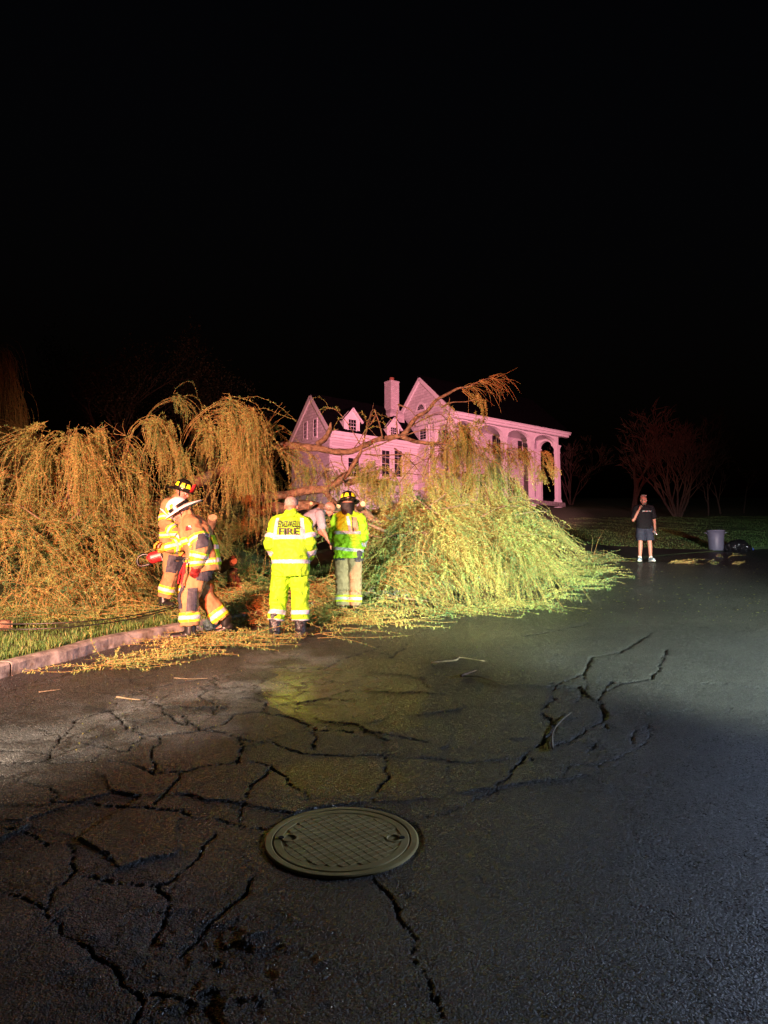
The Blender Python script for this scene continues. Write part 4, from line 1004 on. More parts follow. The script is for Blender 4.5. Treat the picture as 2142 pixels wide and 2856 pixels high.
# arching branches with hanging strands: (points, strands, length range, tint centre)
ARCS = [
 ([(230, 1430, 13.4), (205, 1270, 13.1), (172, 1216, 12.9), (130, 1245, 12.6), (98, 1310, 12.4)], 120, (.9, 2.3), .60),
 ([(240, 1420, 13.4), (222, 1250, 13.2), (258, 1232, 13.0), (300, 1290, 12.8), (330, 1370, 12.6)], 120, (.9, 2.2), .62),
 ([(170, 1430, 13.0), (205, 1320, 12.8), (215, 1224, 12.7), (245, 1250, 12.4), (262, 1330, 12.2)], 110, (.8, 2.0), .65),
 ([(170, 1420, 13.2), (150, 1320, 12.9), (100, 1286, 12.6), (50, 1330, 12.3), (20, 1400, 12.1)], 110, (.9, 2.2), .55),
 ([(90, 1430, 12.6), (60, 1340, 12.4), (5, 1320, 12.2), (-50, 1350, 12), (-90, 1440, 12)], 90, (.9, 2.0), .5),
 ([(300, 1430, 14.0), (308, 1280, 13.7), (345, 1224, 13.5), (388, 1270, 13.3), (420, 1360, 13.0)], 110, (.8, 2.2), .5),
 ([(345, 1300, 13.7), (372, 1195, 13.6), (430, 1163, 13.4), (467, 1195, 13.2), (492, 1265, 13.0), (503, 1340, 12.9)], 150, (.9, 2.2), .66),
 ([(380, 1320, 13.5), (410, 1230, 13.4), (440, 1200, 13.3), (470, 1270, 13.1)], 70, (.7, 1.6), .6),
 ([(490, 1300, 14.2), (520, 1205, 14), (570, 1152, 13.8), (625, 1122, 13.7), (680, 1136, 13.5), (708, 1190, 13.4), (720, 1290, 13.3)], 260, (1.1, 2.6), .68),
 ([(490, 1310, 14.2), (560, 1195, 13.9), (620, 1160, 13.7), (662, 1185, 13.5), (692, 1265, 13.3)], 150, (1.0, 2.4), .66),
 ([(560, 1330, 14.1), (600, 1235, 13.9), (640, 1200, 13.7), (690, 1235, 13.4)], 110, (.9, 2.2), .62),
 ([(420, 1260, 15.8), (400, 1190, 15.8), (440, 1132, 15.6), (500, 1116, 15.5), (545, 1150, 15.3), (562, 1200, 15.2)], 70, (.6, 1.5), .3),
 ([(700, 1310, 15.0), (740, 1215, 14.8), (790, 1203, 14.6), (840, 1240, 14.3)], 40, (.4, .9), .5),
 ([(760, 1310, 14.6), (800, 1262, 14.4), (850, 1270, 14.2), (890, 1310, 14.0)], 35, (.4, 1.1), .45),
 ([(720, 1330, 14.8), (700, 1290, 14.6), (760, 1260, 14.5), (820, 1290, 14.3), (860, 1330, 14.1)], 40, (.5, 1.1), .5),
 ([(1180, 1236, 14.2), (1240, 1236, 14.0), (1270, 1220, 13.9), (1310, 1250, 13.8), (1325, 1310, 13.7)], 120, (.8, 1.6), .66),
 ([(1245, 1240, 13.9), (1278, 1195, 13.8), (1320, 1205, 13.7), (1345, 1260, 13.6), (1352, 1330, 13.5)], 120, (.8, 1.6), .66),
 ([(1230, 1250, 13.9), (1190, 1260, 13.6), (1150, 1300, 13.5), (1120, 1350, 13.4)], 100, (.5, 1.1), .66),
 ([(1110, 1350, 14.2), (1080, 1310, 14), (1040, 1300, 13.9), (1010, 1330, 13.7)], 90, (.5, 1.0), .66),
 ([(1290, 1085, 14), (1318, 1105, 13.9), (1345, 1125, 13.8), (1352, 1160, 13.7)], 34, (.2, .45), .72),
 ([(1360, 1400, 14.6), (1420, 1310, 14.8), (1480, 1276, 14.9), (1520, 1300, 14.9), (1545, 1350, 14.9)], 70, (.3, .7), .55),
 ([(1300, 1400, 14.2), (1360, 1310, 14.2), (1420, 1330, 14.2), (1460, 1390, 14.2)], 80, (.5, 1.2), .6),
 ([(1260, 1420, 13.8), (1310, 1340, 13.7), (1370, 1370, 13.6), (1400, 1430, 13.5)], 80, (.5, 1.2), .6),
 ([(1100, 1420, 14.0), (1160, 1350, 13.8), (1230, 1340, 13.6), (1280, 1400, 13.4)], 130, (.6, 1.3), .6),
 ([(1000, 1420, 14.4), (1040, 1370, 14.2), (1090, 1380, 14.0), (1130, 1440, 13.8)], 100, (.5, 1.1), .6),
 ([(1330, 1420, 14.6), (1380, 1290, 14.7), (1430, 1262, 14.7), (1475, 1300, 14.7), (1500, 1370, 14.7)], 80, (.4, .9), .6),
 ([(1180, 1340, 14.6), (1215, 1270, 14.4), (1260, 1262, 14.2), (1290, 1320, 14.0)], 90, (.5, 1.1), .62),
 ([(560, 1420, 15.2), (620, 1310, 15.1), (700, 1300, 15.0), (760, 1360, 14.9)], 80, (.6, 1.2), .55),
 ([(780, 1420, 15.4), (830, 1330, 15.2), (900, 1320, 15.0), (950, 1380, 14.9)], 70, (.5, 1.1), .5),
 ([(880, 1350, 14.9), (930, 1300, 14.8), (980, 1330, 14.6), (1010, 1390, 14.4)], 40, (.4, .9), .5),
]
SV, SF, LV, LT = [], [], [], []
nS = 0
def add_strands(P, per, tint=None, r0=.0035, l0=.034, l1=.062, width=.26, t0=.1):
    global nS
    v, f = strands(P, r0); SV.append(v); SF.append(f + nS); nS += len(v)
    if per:
        lv, lt = leaves(P, per, l0, l1, t0, tint, width); LV.append(lv); LT.append(lt)
for pts, n, (l0, l1), tc in ARCS:
    S_ = smooth_path([at(*p) for p in pts], 8)
    A = np.array([list(p) for p in S_])
    # several thin arching rods side by side
    for k in range(4):
        o = RNG.normal(0, .09, 3); w = np.linspace(.15, 1, len(A))[:, None] ** .6
        add_strands((A + o * w)[None], 88, [tc], .011 if k == 0 else .006, t0=.22)
    n = int(n * .75); nb = max(n // 12, 3); bi = RNG.integers(0, nb, n); bt = .25 + .75 * RNG.random(nb) ** .8; bo = RNG.normal(0, .13, (nb, 3)); bd = RNG.normal(0, .45, (nb, 3))
    t = np.clip(bt[bi] + RNG.normal(0, .015, n), .05, 1); x = t * (len(A) - 1); k = np.minimum(x.astype(int), len(A) - 2); f = (x - k)[:, None]
    p = A[k] + (A[k + 1] - A[k]) * f + RNG.normal(0, .055, (n, 3)) + bo[bi]; T = nrm(A[k + 1] - A[k])
    d = T * .9 + bd[bi] * 1.3 + RNG.normal(0, .25, (n, 3)); d[:, 2] = d[:, 2] * .7 + .25
    lb = RNG.uniform(.45, 1.1, nb)[bi]; gb = RNG.uniform(.16, .6, nb)[bi]
    P = grow(p, d, RNG.uniform(l0 * .7, l1, n) * lb, 13, gb * RNG.uniform(.8, 1.2, n), .15, pile)
    add_strands(P, 88, np.clip(RNG.normal(tc + .06, .15, n), 0, 1))
# strands draped over the mounds, running downhill
def drape(n, cond, length, per, tint, lift=.25, extra=None, jit=.19, grav=.30, l0=.034, l1=.062):
    pts = []
    tot = 0
    while tot < n:
        i = RNG.integers(0, len(MOUNDS), 4 * n); m = np.array([q_[:5] for q_ in MOUNDS])[i]
        r = np.sqrt(RNG.random(4 * n)) * 1.0; a = RNG.uniform(0, 2 * PI, 4 * n)
        x = m[:, 0] + m[:, 2] * r * np.cos(a); y = m[:, 1] + m[:, 3] * r * np.sin(a)
        ok = cond(x, y) & (fbm(x, y, 1.25, VN1, 3) > .34); pts.append(np.stack([x, y], -1)[ok]); tot += int(ok.sum())
    xy = np.concatenate(pts)[:n]; x, y = xy[:, 0], xy[:, 1]; h = .08
    z = pile(x, y); gx_ = (pile(x + h, y) - pile(x - h, y)) / (2 * h); gy_ = (pile(x, y + h) - pile(x, y - h)) / (2 * h) - SLOPE
    o = -np.stack([gx_, gy_], -1)
    if extra is not None: o = o + extra(x, y)
    o = nrm(o + RNG.normal(0, .35, o.shape))
    p = np.stack([x, y, z + RNG.uniform(-.05, lift, n)], -1)
    d = np.stack([o[:, 0], o[:, 1], RNG.uniform(-.3, .5, n)], -1)
    P = grow(p, d, RNG.uniform(*length, n), 12, RNG.uniform(grav * .5, grav * 1.3, n), jit, pile, o)
    add_strands(P, per, np.clip(RNG.normal(tint, .2, n), 0, 1), l0=l0, l1=l1)
pxof = lambda x, y: CX + F * x / y
rightside = lambda x, y: (pxof(x, y) < 1500) & (pxof(x, y) > 985) & (y > 10.9) & ~((pxof(x, y) < 1060) & (y < 12.3))
leftside = lambda x, y: (pxof(x, y) < 600) & (y > 9.9) & ~((pxof(x, y) > 400) & (y < 12.9)) & ~((pxof(x, y) > 350) & (y < 11.6))
middle = lambda x, y: (pxof(x, y) > 560) & (pxof(x, y) < 1100) & (y > 14.4)
drape(2100, lambda x, y: rightside(x, y) & (pxof(x, y) < 1440), (.7, 1.7), 92, .34, .32, lambda x, y: np.stack([.8 + 0 * x, -.25 + 0 * x], -1), jit=.12, l0=.030, l1=.054)
drape(700, rightside, (.35, .8), 64, .28, .34, l0=.045, l1=.08)
drape(600, lambda x, y: rightside(x, y) & (pxof(x, y) > 1200) & (pxof(x, y) < 1440), (.7, 1.5), 92, .38, .6, lambda x, y: np.stack([.8 + 0 * x, -.4 + 0 * x], -1), jit=.12, l0=.030, l1=.054)
drape(1500, leftside, (.5, 1.4), 80, .42, .5)
drape(300, leftside, (.35, .8), 60, .2, .4, l0=.045, l1=.08)
drape(650, middle, (.5, 1.2), 72, .35, .3)
# loose strands trampled over the verge and the kerb behind the people
n = 520; q0 = np.stack([RNG.uniform(470, 1020, n), RNG.uniform(1625, 1745, n)], -1)
p = np.array([list(on_ground(a, b, 4)) for a, b in q0]); p[:, 2] = G(p[:, 0], p[:, 1]) + RNG.uniform(.02, .22, n)
aa = RNG.normal(.35, .7, n); d = np.stack([np.cos(aa), np.sin(aa), RNG.normal(.1, .25, n)], -1)
add_strands(grow(p, d, RNG.uniform(.4, 1.1, n), 10, .14, .16), 64, np.clip(RNG.normal(.4, .22, n), 0, 1))
# strands lying across the buried kerb
n = 420; s_ = RNG.uniform(s0 + 3.4, s0 + 15.5, n); x, y, a, b = edge_at(s_); o_ = RNG.uniform(-.25, .45, n)
p = np.stack([x + a * o_, y + b * o_, np.zeros(n)], -1); p[:, 2] = G(p[:, 0], p[:, 1]) + RNG.uniform(.10, .26, n)
d = np.stack([-a * .8 + b * .5, -b * .8 - a * .5, 0 * a], -1) + RNG.normal(0, .5, (n, 3)) * [1, 1, .3]
add_strands(grow(p, d, RNG.uniform(.4, .9, n), 10, .12, .15), 70, np.clip(RNG.normal(.3, .22, n), 0, 1))
# tail of the crown flat on the road towards the driveway
n = 120; x0, x1 = gnd(1520, 1620), gnd(1670, 1590); t = RNG.random(n)
p = np.stack([x0.x + (x1.x - x0.x) * t + RNG.normal(0, .15, n), x0.y + (x1.y - x0.y) * t + RNG.normal(0, .35, n), np.zeros(n)], -1); p[:, 2] = G(p[:, 0], p[:, 1]) + RNG.uniform(.02, .25, n) * (1 - t)
P = grow(p, np.stack([np.full(n, 1.0), RNG.normal(.2, .4, n), RNG.normal(0, .1, n)], -1), RNG.uniform(.3, .6, n), 10, .12, .16)
add_strands(P, 46, np.clip(RNG.normal(.55, .15, n), 0, 1))
for px, py, up in ((1655, 1572, .8), (1632, 1560, .35), (1645, 1566, .5)):
    p = gnd(px, py); add_strands(grow([[p.x, p.y, p.z + .05]], [[.15, 0, 1.]], [up * 1.4], 12, .03, .12), 14, [.4], .008)
# loose whips standing out of the heaps
for cond, n, dx in ((rightside, 200, .5), (leftside, 300, .0)):
    i = RNG.integers(0, len(MOUNDS), 6000); m_ = np.array([q_[:5] for q_ in MOUNDS])[i]; r = np.sqrt(RNG.random(6000)) * .8; a = RNG.uniform(0, 2 * PI, 6000)
    x = m_[:, 0] + m_[:, 2] * r * np.cos(a); y = m_[:, 1] + m_[:, 3] * r * np.sin(a); ok = cond(x, y) & (CX + F * x / y < 1400); x, y = x[ok][:n], y[ok][:n]; n = len(x)
    p = np.stack([x, y, pile(x, y) + RNG.uniform(-.1, .15, n)], -1)
    d = RNG.normal(0, .8, (n, 3)) + [dx, -.2, 0]; d[:, 2] = RNG.uniform(.2, 1.3, n)
    add_strands(grow(p, d, RNG.uniform(.6, 1.5, n), 13, RNG.uniform(.10, .3, n), .13, pile), 84, np.clip(RNG.normal(.6, .2, n), 0, 1), .006)
# broken limbs poking through
random.seed(31)
for k in range(40):
    left = k % 2 == 0
    px = random.uniform(20, 480) if left else random.uniform(1060, 1420); y = random.uniform(12.2, 13.8)
    b0 = at(px, 1500, y); b0.z = float(pile(np.array([b0.x]), np.array([b0.y]))[0]) + random.uniform(-.05, .12)
    d = V((random.uniform(-1, 1), random.uniform(-.5, .3), random.uniform(-.25, .45))).normalized(); L_ = random.uniform(.5, 1.6); r = random.uniform(.008, .034)
    P_ = smooth_path([b0, b0 + d * L_ * .35 + V((0, 0, random.uniform(-.05, .1))), b0 + d * L_ * .7 + V((random.uniform(-.1, .1), 0, random.uniform(-.05, .12))), b0 + d * L_ + V((0, 0, random.uniform(-.15, .1)))], 4)
    bm = bmesh.new(); tube(bm, P_, list(np.linspace(r, r * .35, len(P_))), 6, .3); wpart('branch', bm, M['palebark' if k % 3 else 'bark'])
# tangle of thinner branches among the big limbs
for k in range(34):
    S0 = random.choice([LIMBS[0], LIMBS[2], LIMBS[3], LIMBS[5], LIMBS[6], LIMBS[1][:24]]); b0 = random.choice(S0[len(S0) // 3:]).copy()
    d = V((random.uniform(-.4, 1), random.uniform(-.8, .3), random.uniform(-.7, .8))).normalized(); L_ = random.uniform(.4, 1.3); r = random.uniform(.006, .014)
    P_ = smooth_path([b0, b0 + d * L_ * .35 + V((0, 0, random.uniform(-.03, .1))), b0 + d * L_ * .7 + V((random.uniform(-.12, .12), 0, random.uniform(-.1, .1))), b0 + d * L_ + V((random.uniform(-.1, .1), 0, random.uniform(-.25, .05)))], 4)
    bm = bmesh.new(); tube(bm, P_, list(np.linspace(r, r * .35, len(P_))), 5, .3); wpart('branch', bm, M['bark'])
    A = np.array([list(p) for p in P_]); n = random.randint(2, 6); kk = RNG.integers(3, len(A), n)
    add_strands(grow(A[kk], RNG.normal(0, .5, (n, 3)) + list(d), RNG.uniform(.25, .7, n), 9, .3, .14), 40, np.clip(RNG.normal(.5, .2, n), 0, 1))
# red, leafless spray at the end of the high limb
tips = []
for bx, by, n in ((1303, 1079, 22), (1340, 1062, 26), (1368, 1053, 34)):
    p = at(bx, by, 14); d = RNG.normal(0, .38, (n, 3)) + [.9, .0, .05]
    n2 = n // 2; P = grow((np.tile([[p.x, p.y, p.z]], (n, 1)) + RNG.normal(0, .02, (n, 3)))[:n2], d[:n2], RNG.uniform(.35, .8, n2), 11, RNG.uniform(.02, .22, n2), .10)
    add_strands(P, 0, None, .006)
# bare twigs sticking out
for px, py, y, dx, dz, L_ in ((190, 1230, 12.8, .1, 1, .35), (300, 1250, 13.6, -.6, .5, .5), (350, 1215, 13.6, -.5, .5, .45), (730, 1205, 14.4, .8, .6, .7), (715, 1230, 13.4, .3, .9, .6), (330, 1240, 13.6, -.4, .9, .4)):
    p = at(px, py, y); add_strands(grow([[p.x, p.y, p.z]] * 3, RNG.normal(0, .25, (3, 3)) + [dx, 0, dz], [L_] * 3, 8, .03, .12), 4, [.5] * 3, .007)
o = np.array(WO)
np_mesh('twigs', np.concatenate(SV) - o, np.concatenate(SF), M['twig'], willow)
lv = np.concatenate(LV) - o
crown = np_mesh('crown', lv, np.arange(len(lv)).reshape(-1, 3), M['willow_leaf'], willow)
face_attr(crown, 'tint', np.concatenate(LT))
print('willow leaves', len(lv) // 3)

# bright green suckers in the dark hollow
SV, SF, LV, LT = [], [], [], []; nS = 0
n = 60; p0 = at(715, 1600, 13.3)
p = np.stack([p0.x + RNG.normal(0, .18, n), p0.y + RNG.normal(0, .2, n), np.full(n, g1(p0.x, p0.y))], -1)
add_strands(grow(p, RNG.normal(0, .35, (n, 3)) + [0, -.1, 1], RNG.uniform(.35, .75, n), 9, .05, .1), 40, RNG.random(n), .004, .04, .07)
bush = empty('young_plant', (p0.x, p0.y, 0)); tag(bush, 'bright green leafy shoots in the dark hollow left of the lime suited man', 'plant')
o = np.array([p0.x, p0.y, 0]); np_mesh('stems', np.concatenate(SV) - o, np.concatenate(SF), M['twig'], bush)
lv = np.concatenate(LV) - o; c_ = np_mesh('foliage', lv, np.arange(len(lv)).reshape(-1, 3), M['willow_leaf_green'], bush); face_attr(c_, 'tint', np.concatenate(LT))

# torn-off strands lying on the road and the gutter
SV, SF, LV, LT = [], [], [], []; nS = 0
def litter(pix, n, spread, length, ang, per=64, tint=.5, h=.08):
    P0 = [gnd(*p) for p in pix]
    k = RNG.integers(0, len(P0) - 1, n) if len(P0) > 1 else np.zeros(n, int); f = RNG.random(n)
    a = np.array([list(p) for p in P0]); b = a[np.minimum(k + 1, len(a) - 1)]; p = a[k] + (b - a[k]) * f[:, None]
    p[:, 0] += RNG.normal(0, spread, n); p[:, 1] += RNG.normal(0, spread, n); p[:, 2] = G(p[:, 0], p[:, 1]) + RNG.uniform(.01, h, n)
    aa = math.radians(ang) + RNG.normal(0, .45, n) + (RNG.random(n) < .3) * PI
    d = np.stack([np.cos(aa), np.sin(aa), RNG.normal(.05, .15, n)], -1)
    fx_ = CX + F * p[:, 0] / p[:, 1]; ok = (fbm(p[:, 0], p[:, 1], 2.6, VN1, 3) > .40) & ~((np.abs(fx_ - 808) < 62) & (p[:, 1] < 10.1) & (p[:, 1] > 9.0)) & ~((np.abs(fx_ - 965) < 55) & (p[:, 1] < 11.3) & (p[:, 1] > 10.3)) & ~((np.abs(fx_ - 560) < 60) & (p[:, 1] < 9.7) & (p[:, 1] > 8.9)); p, d = p[ok], d[ok]; n = len(p)
    add_strands(grow(p, d, RNG.uniform(*length, n), 10, .10, .14), per, np.clip(RNG.normal(tint - .12, .25, n), 0, 1), l0=.035, l1=.065, width=.26)
litter([(300, 1880), (420, 1840), (540, 1800)], 60, .10, (.4, 1.0), 30, tint=.6)
litter([(480, 1815), (600, 1800), (720, 1790)], 90, .16, (.4, 1.0), 10, tint=.5)
litter([(640, 1770), (760, 1790), (900, 1770), (1050, 1745)], 150, .17, (.4, 1.1), 5, tint=.5)
litter([(900, 1745), (1050, 1735), (1200, 1715), (1420, 1690)], 170, .20, (.4, 1.1), 0, tint=.5)
litter([(650, 1740), (560, 1745), (700, 1700)], 130, .25, (.4, 1.0), 20, tint=.4)
litter([(880, 1715), (960, 1725), (800, 1735)], 110, .2, (.4, .9), 0, tint=.45)
litter([(350, 1760), (260, 1745), (150, 1745)], 60, .2, (.4, 1.0), 160, tint=.5)
litter([(1450, 1690), (1600, 1640), (1690, 1610)], 90, .15, (.3, .7), 30, tint=.5)
lit = empty('branch_litter', (0, 10, 0)); tag(lit, 'torn willow strands scattered over the gutter and road edge', 'branch litter', kind='stuff')
o = np.array([0, 10, 0]); np_mesh('twigs', np.concatenate(SV) - o, np.concatenate(SF), M['twig'], lit)
lv = np.concatenate(LV) - o; c_ = np_mesh('leaves', lv, np.arange(len(lv)).reshape(-1, 3), M['willow_leaf'], lit); face_attr(c_, 'tint', np.concatenate(LT))

# single sprigs near the bin
for i, (a, b, lab, nn) in enumerate((((1868, 1572), (1945, 1572), 'long bushy willow sprig on the road behind the man on the phone', 14), ((1972, 1574), (2002, 1578), 'short willow sprig on the road in front of the grey bin', 6),
                               ((2030, 1578), (2090, 1577), 'thin straight willow sprig on the road in front of the black bag', 5), ((1993, 1555), (2015, 1555), 'small orange willow sprig nearest the foot of the grey bin', 5),
                               ((2032, 1556), (2055, 1552), 'small leafy willow sprig between grey bin and black bag', 6))):
    SV, SF, LV, LT = [], [], [], []; nS = 0
    p, q_ = gnd(*a), gnd(*b); d = q_ - p; L_ = d.length
    st = np.array([[p.x, p.y, p.z + .03]] * nn) + np.array([list(d)] * nn) * RNG.uniform(0, .5, (nn, 1)) + RNG.normal(0, .035, (nn, 3)) * [1, 1, .5]
    add_strands(grow(st, np.array([list(d.normalized())] * nn) + RNG.normal(0, .1, (nn, 3)), RNG.uniform(.3, 1., nn) * L_, 9, .05, .14), 12, np.full(nn, .6), .006, .04, .07, .24)
    t = empty('willow_sprig', p); tag(t, lab, 'sprig', 'sprigs on the road by the bin'); o = np.array(list(p))
    np_mesh('stem', np.concatenate(SV) - o, np.concatenate(SF), M['twig'], t); lv = np.concatenate(LV) - o
    c_ = np_mesh('leaves', lv, np.arange(len(lv)).reshape(-1, 3), M['willow_leaf'], t); face_attr(c_, 'tint', np.concatenate(LT))

# standing willow at the picture's edge
SV, SF, LV, LT = [], [], [], []; nS = 0
tw = at(-230, 1400, 27); tw.z = g1(tw.x, tw.y)
stw = empty('standing_willow', tw); tag(stw, 'dim standing willow with drooping strands at the dark edge of the picture', 'tree')
bm = bmesh.new(); T0 = [tw.copy(), tw + V((.1, 0, 1.6)), tw + V((.35, 0, 3.2)), tw + V((.6, 0, 4.8)), tw + V((.8, 0, 6.2))]
S_ = smooth_path(T0, 5); tube(bm, S_, list(np.linspace(.28, .07, len(S_))), 10, .4)
for v in bm.verts: v.co -= tw
from_bm('trunk', bm, M['bark'], stw, True)
for pts, n in (([(-60, 1150, 19), (-20, 960, 18.8), (25, 960, 18.6), (60, 1060, 18.5), (85, 1140, 18.4)], 220), ([(-80, 1250, 18.5), (-10, 1150, 18.3), (60, 1160, 18.2), (110, 1200, 18.1), (132, 1260, 18)], 200),
               ([(-80, 1050, 19), (-70, 950, 19), (-40, 930, 19), (0, 1000, 18.8), (30, 1100, 18.6)], 150), ([(-90, 1280, 18.3), (-30, 1180, 18), (30, 1190, 17.9), (80, 1240, 17.8)], 160)):
    A = np.array([list(p) for p in smooth_path([at(p[0] - 18, p[1] + 25, p[2] * 1.42) for p in pts], 8)])
    add_strands(A[None], 10, [.5], .02)
    t = .2 + .8 * RNG.random(n); x = t * (len(A) - 1); k = np.minimum(x.astype(int), len(A) - 2)
    p = A[k] + (A[k + 1] - A[k]) * (x - k)[:, None] + RNG.normal(0, .15, (n, 3)); d = nrm(A[k + 1] - A[k]) + RNG.normal(0, .35, (n, 3))
    add_strands(grow(p, d, RNG.uniform(1.1, 3.0, n), 12, RNG.uniform(.3, .55, n), .08), 34, np.clip(RNG.normal(.2, .2, n), 0, 1))
o = np.array(list(tw)); np_mesh('twigs', np.concatenate(SV) - o, np.concatenate(SF), M['twig'], stw)
lv = np.concatenate(LV) - o; c_ = np_mesh('crown', lv, np.arange(len(lv)).reshape(-1, 3), M['willow_leaf'], stw); face_attr(c_, 'tint', np.concatenate(LT))

# ------------------------------------------------------------------ logs, sticks, cable
def log_thing(name, label, a, b, r, cat='log', cut=True, m='bark'):
    a, b = V(a), V(b); t = empty(name, a); tag(t, label, cat)
    n = 7; pts = [a.lerp(b, i / n) + V((random.gauss(0, r * .12), random.gauss(0, r * .12), random.gauss(0, r * .12))) for i in range(n + 1)]
    bm = bmesh.new(); tube(bm, pts, [r * random.uniform(.92, 1.08) for _ in pts], 14, .35)
    for v in bm.verts: v.co -= a
    from_bm('bark', bm, M[m], t, True)
    if cut:
        d = (b - a).normalized()
        for p, s_ in ((pts[0], -1), (pts[-1], 1)):
            bm = bmesh.new(); cone(bm, p - a + d * s_ * .002, p - a + d * s_ * (.002 + r * .12), r * .93, r * .88, 14); from_bm('cut_face', bm, M['cut'], t)
    return t
random.seed(3)
p = on_ground(640, 1672); q_ = on_ground(655, 1640)
log_thing('cut_log', 'short bark covered log standing upright behind the white helmeted firefighter', at(638, 1668, 12.6), at(652, 1585, 12.7), .075)
log_thing('cut_log', 'leaning bark covered log on top of the cut wood heap', at(618, 1585, 12.7), at(655, 1562, 12.5), .075)
log_thing('cut_log', 'split log with pale torn wood in the heap', at(655, 1600, 12.8), at(672, 1640, 12.5), .05)
log_thing('cut_log', 'dark log lying at the foot of the cut wood heap', at(600, 1685, 12.3), at(645, 1655, 12.6), .075)
log_thing('cut_log', 'sawn log end poking out of the left branches beside the grass', at(285, 1660, 11.7), at(325, 1640, 11.4), .06)
a = on_ground(5, 1760); b = on_ground(30, 1756); log_thing('cut_log', 'small sawn wood chunk on the grass at the edge of the picture', a + V((-.15, 0, .05)), b + V((0, 0, .05)), .06)
log_thing('cut_log', 'thin sawn limb lying behind the feet of the lime suited man', at(728, 1670, 12.2), at(765, 1705, 11.9), .03)
def stick(label, pix, r, m='palebark', lift=.0):
    P = smooth_path([gnd(*p) + V((0, 0, r + .004)) for p in pix], 5); o = P[0].copy()
    bm = bmesh.new(); tube(bm, [p - o for p in P], list(np.linspace(r, r * .5, len(P))), 7, .4)
    s_ = from_bm('stick', bm, M[m], None, True); s_.location = o; tag(s_, label, 'stick', 'sticks on the road'); return s_
stick('pale curved twig alone on the road right of the manhole', [(1541, 2093), (1540, 2060), (1548, 2035), (1570, 2010), (1592, 1992)], .008)
stick('long crooked stick on the wet road below the leafy mound', [(1203, 1852), (1270, 1845), (1285, 1838), (1352, 1848)], .012)
stick('short thick stick below the crooked stick on the road', [(1286, 1890), (1310, 1880), (1328, 1874)], .012, 'bark')
stick('thin bent twig beside the short thick stick on the road', [(1288, 1888), (1340, 1892), (1380, 1905), (1412, 1915)], .007)
stick('flat broken stick in the gutter left of the willow litter', [(300, 1853), (350, 1842), (405, 1828)], .017)
stick('forked grey stick on the cracked asphalt', [(325, 1948), (365, 1954), (392, 1956)], .009)
stick('thin straight twig on the asphalt near the kerb joint', [(108, 1933), (140, 1929), (170, 1925)], .005)
stick('tiny straw twig at the cracked left road edge', [(15, 2288), (40, 2290), (64, 2289)], .004)
stick('long thin twig on the road below the willow litter', [(485, 1893), (530, 1896), (585, 1894)], .004)
# downed cable
def cable(label, pix, h):
    P = []
    for (px, py, y), hh in zip(pix, h): P.append(on_ground(px, py + 12) + V((0, 0, .085)))
    S_ = smooth_path(P, 8); o = S_[0].copy(); bm = bmesh.new(); tube(bm, [p - o for p in S_], [.0075] * len(S_), 6)
    c_ = from_bm('cable', bm, mat('black_cable', (.01, .01, .01), .4), None, True); c_.location = o; tag(c_, label, 'cable', 'downed cables')
cable('upper downed black cable running over the grass to the firefighter with the chainsaw', [(-60, 1748, 10.2), (100, 1748, 10.2), (250, 1740, 10.4), (380, 1722, 10.9), (500, 1692, 11.5), (560, 1670, 12)], [0] * 6)
cable('lower downed black cable lying just above the kerb grass', [(-60, 1762, 10.0), (80, 1764, 9.9), (220, 1756, 10.1), (370, 1733, 10.6), (490, 1700, 11.3), (550, 1678, 11.8)], [0] * 6)

# leaf bits strewn over the road
n = 520; px = np.r_[RNG.uniform(1550, 2142, 330), RNG.uniform(200, 1500, 190)]; py = np.r_[RNG.uniform(1560, 1740, 330), RNG.uniform(1780, 2100, 190)]
pts = [gnd(a, b) for a, b in zip(px, py)]
P = np.array([list(p) for p in pts]); P = P[edge_dist(P[:, 0], P[:, 1]) < -.1]; n = len(P); P[:, 2] += .012
a = RNG.uniform(0, 2 * PI, n); s_ = RNG.uniform(.008, .03, n) * np.where(P[:, 1] > 11, 1.3, .6); w = s_ * .4
dx = np.stack([np.cos(a), np.sin(a), np.cos(a) * 0 + np.sin(a) * SLOPE], -1); dy = np.stack([-np.sin(a), np.cos(a), np.cos(a) * SLOPE], -1); up = np.array([0, 0, .01])
v = np.stack([P - dx * s_[:, None], P - dy * w[:, None] + up, P + dx * s_[:, None], P + dy * w[:, None] + up], 1)
o = np_mesh('leaf_litter', v.reshape(-1, 3), np.arange(n * 4).reshape(-1, 4), M['willow_leaf']); face_attr(o, 'tint', RNG.uniform(.4, 1, n)); tag(o, 'pale leaf scraps strewn over the wet road', 'leaf litter', kind='stuff')
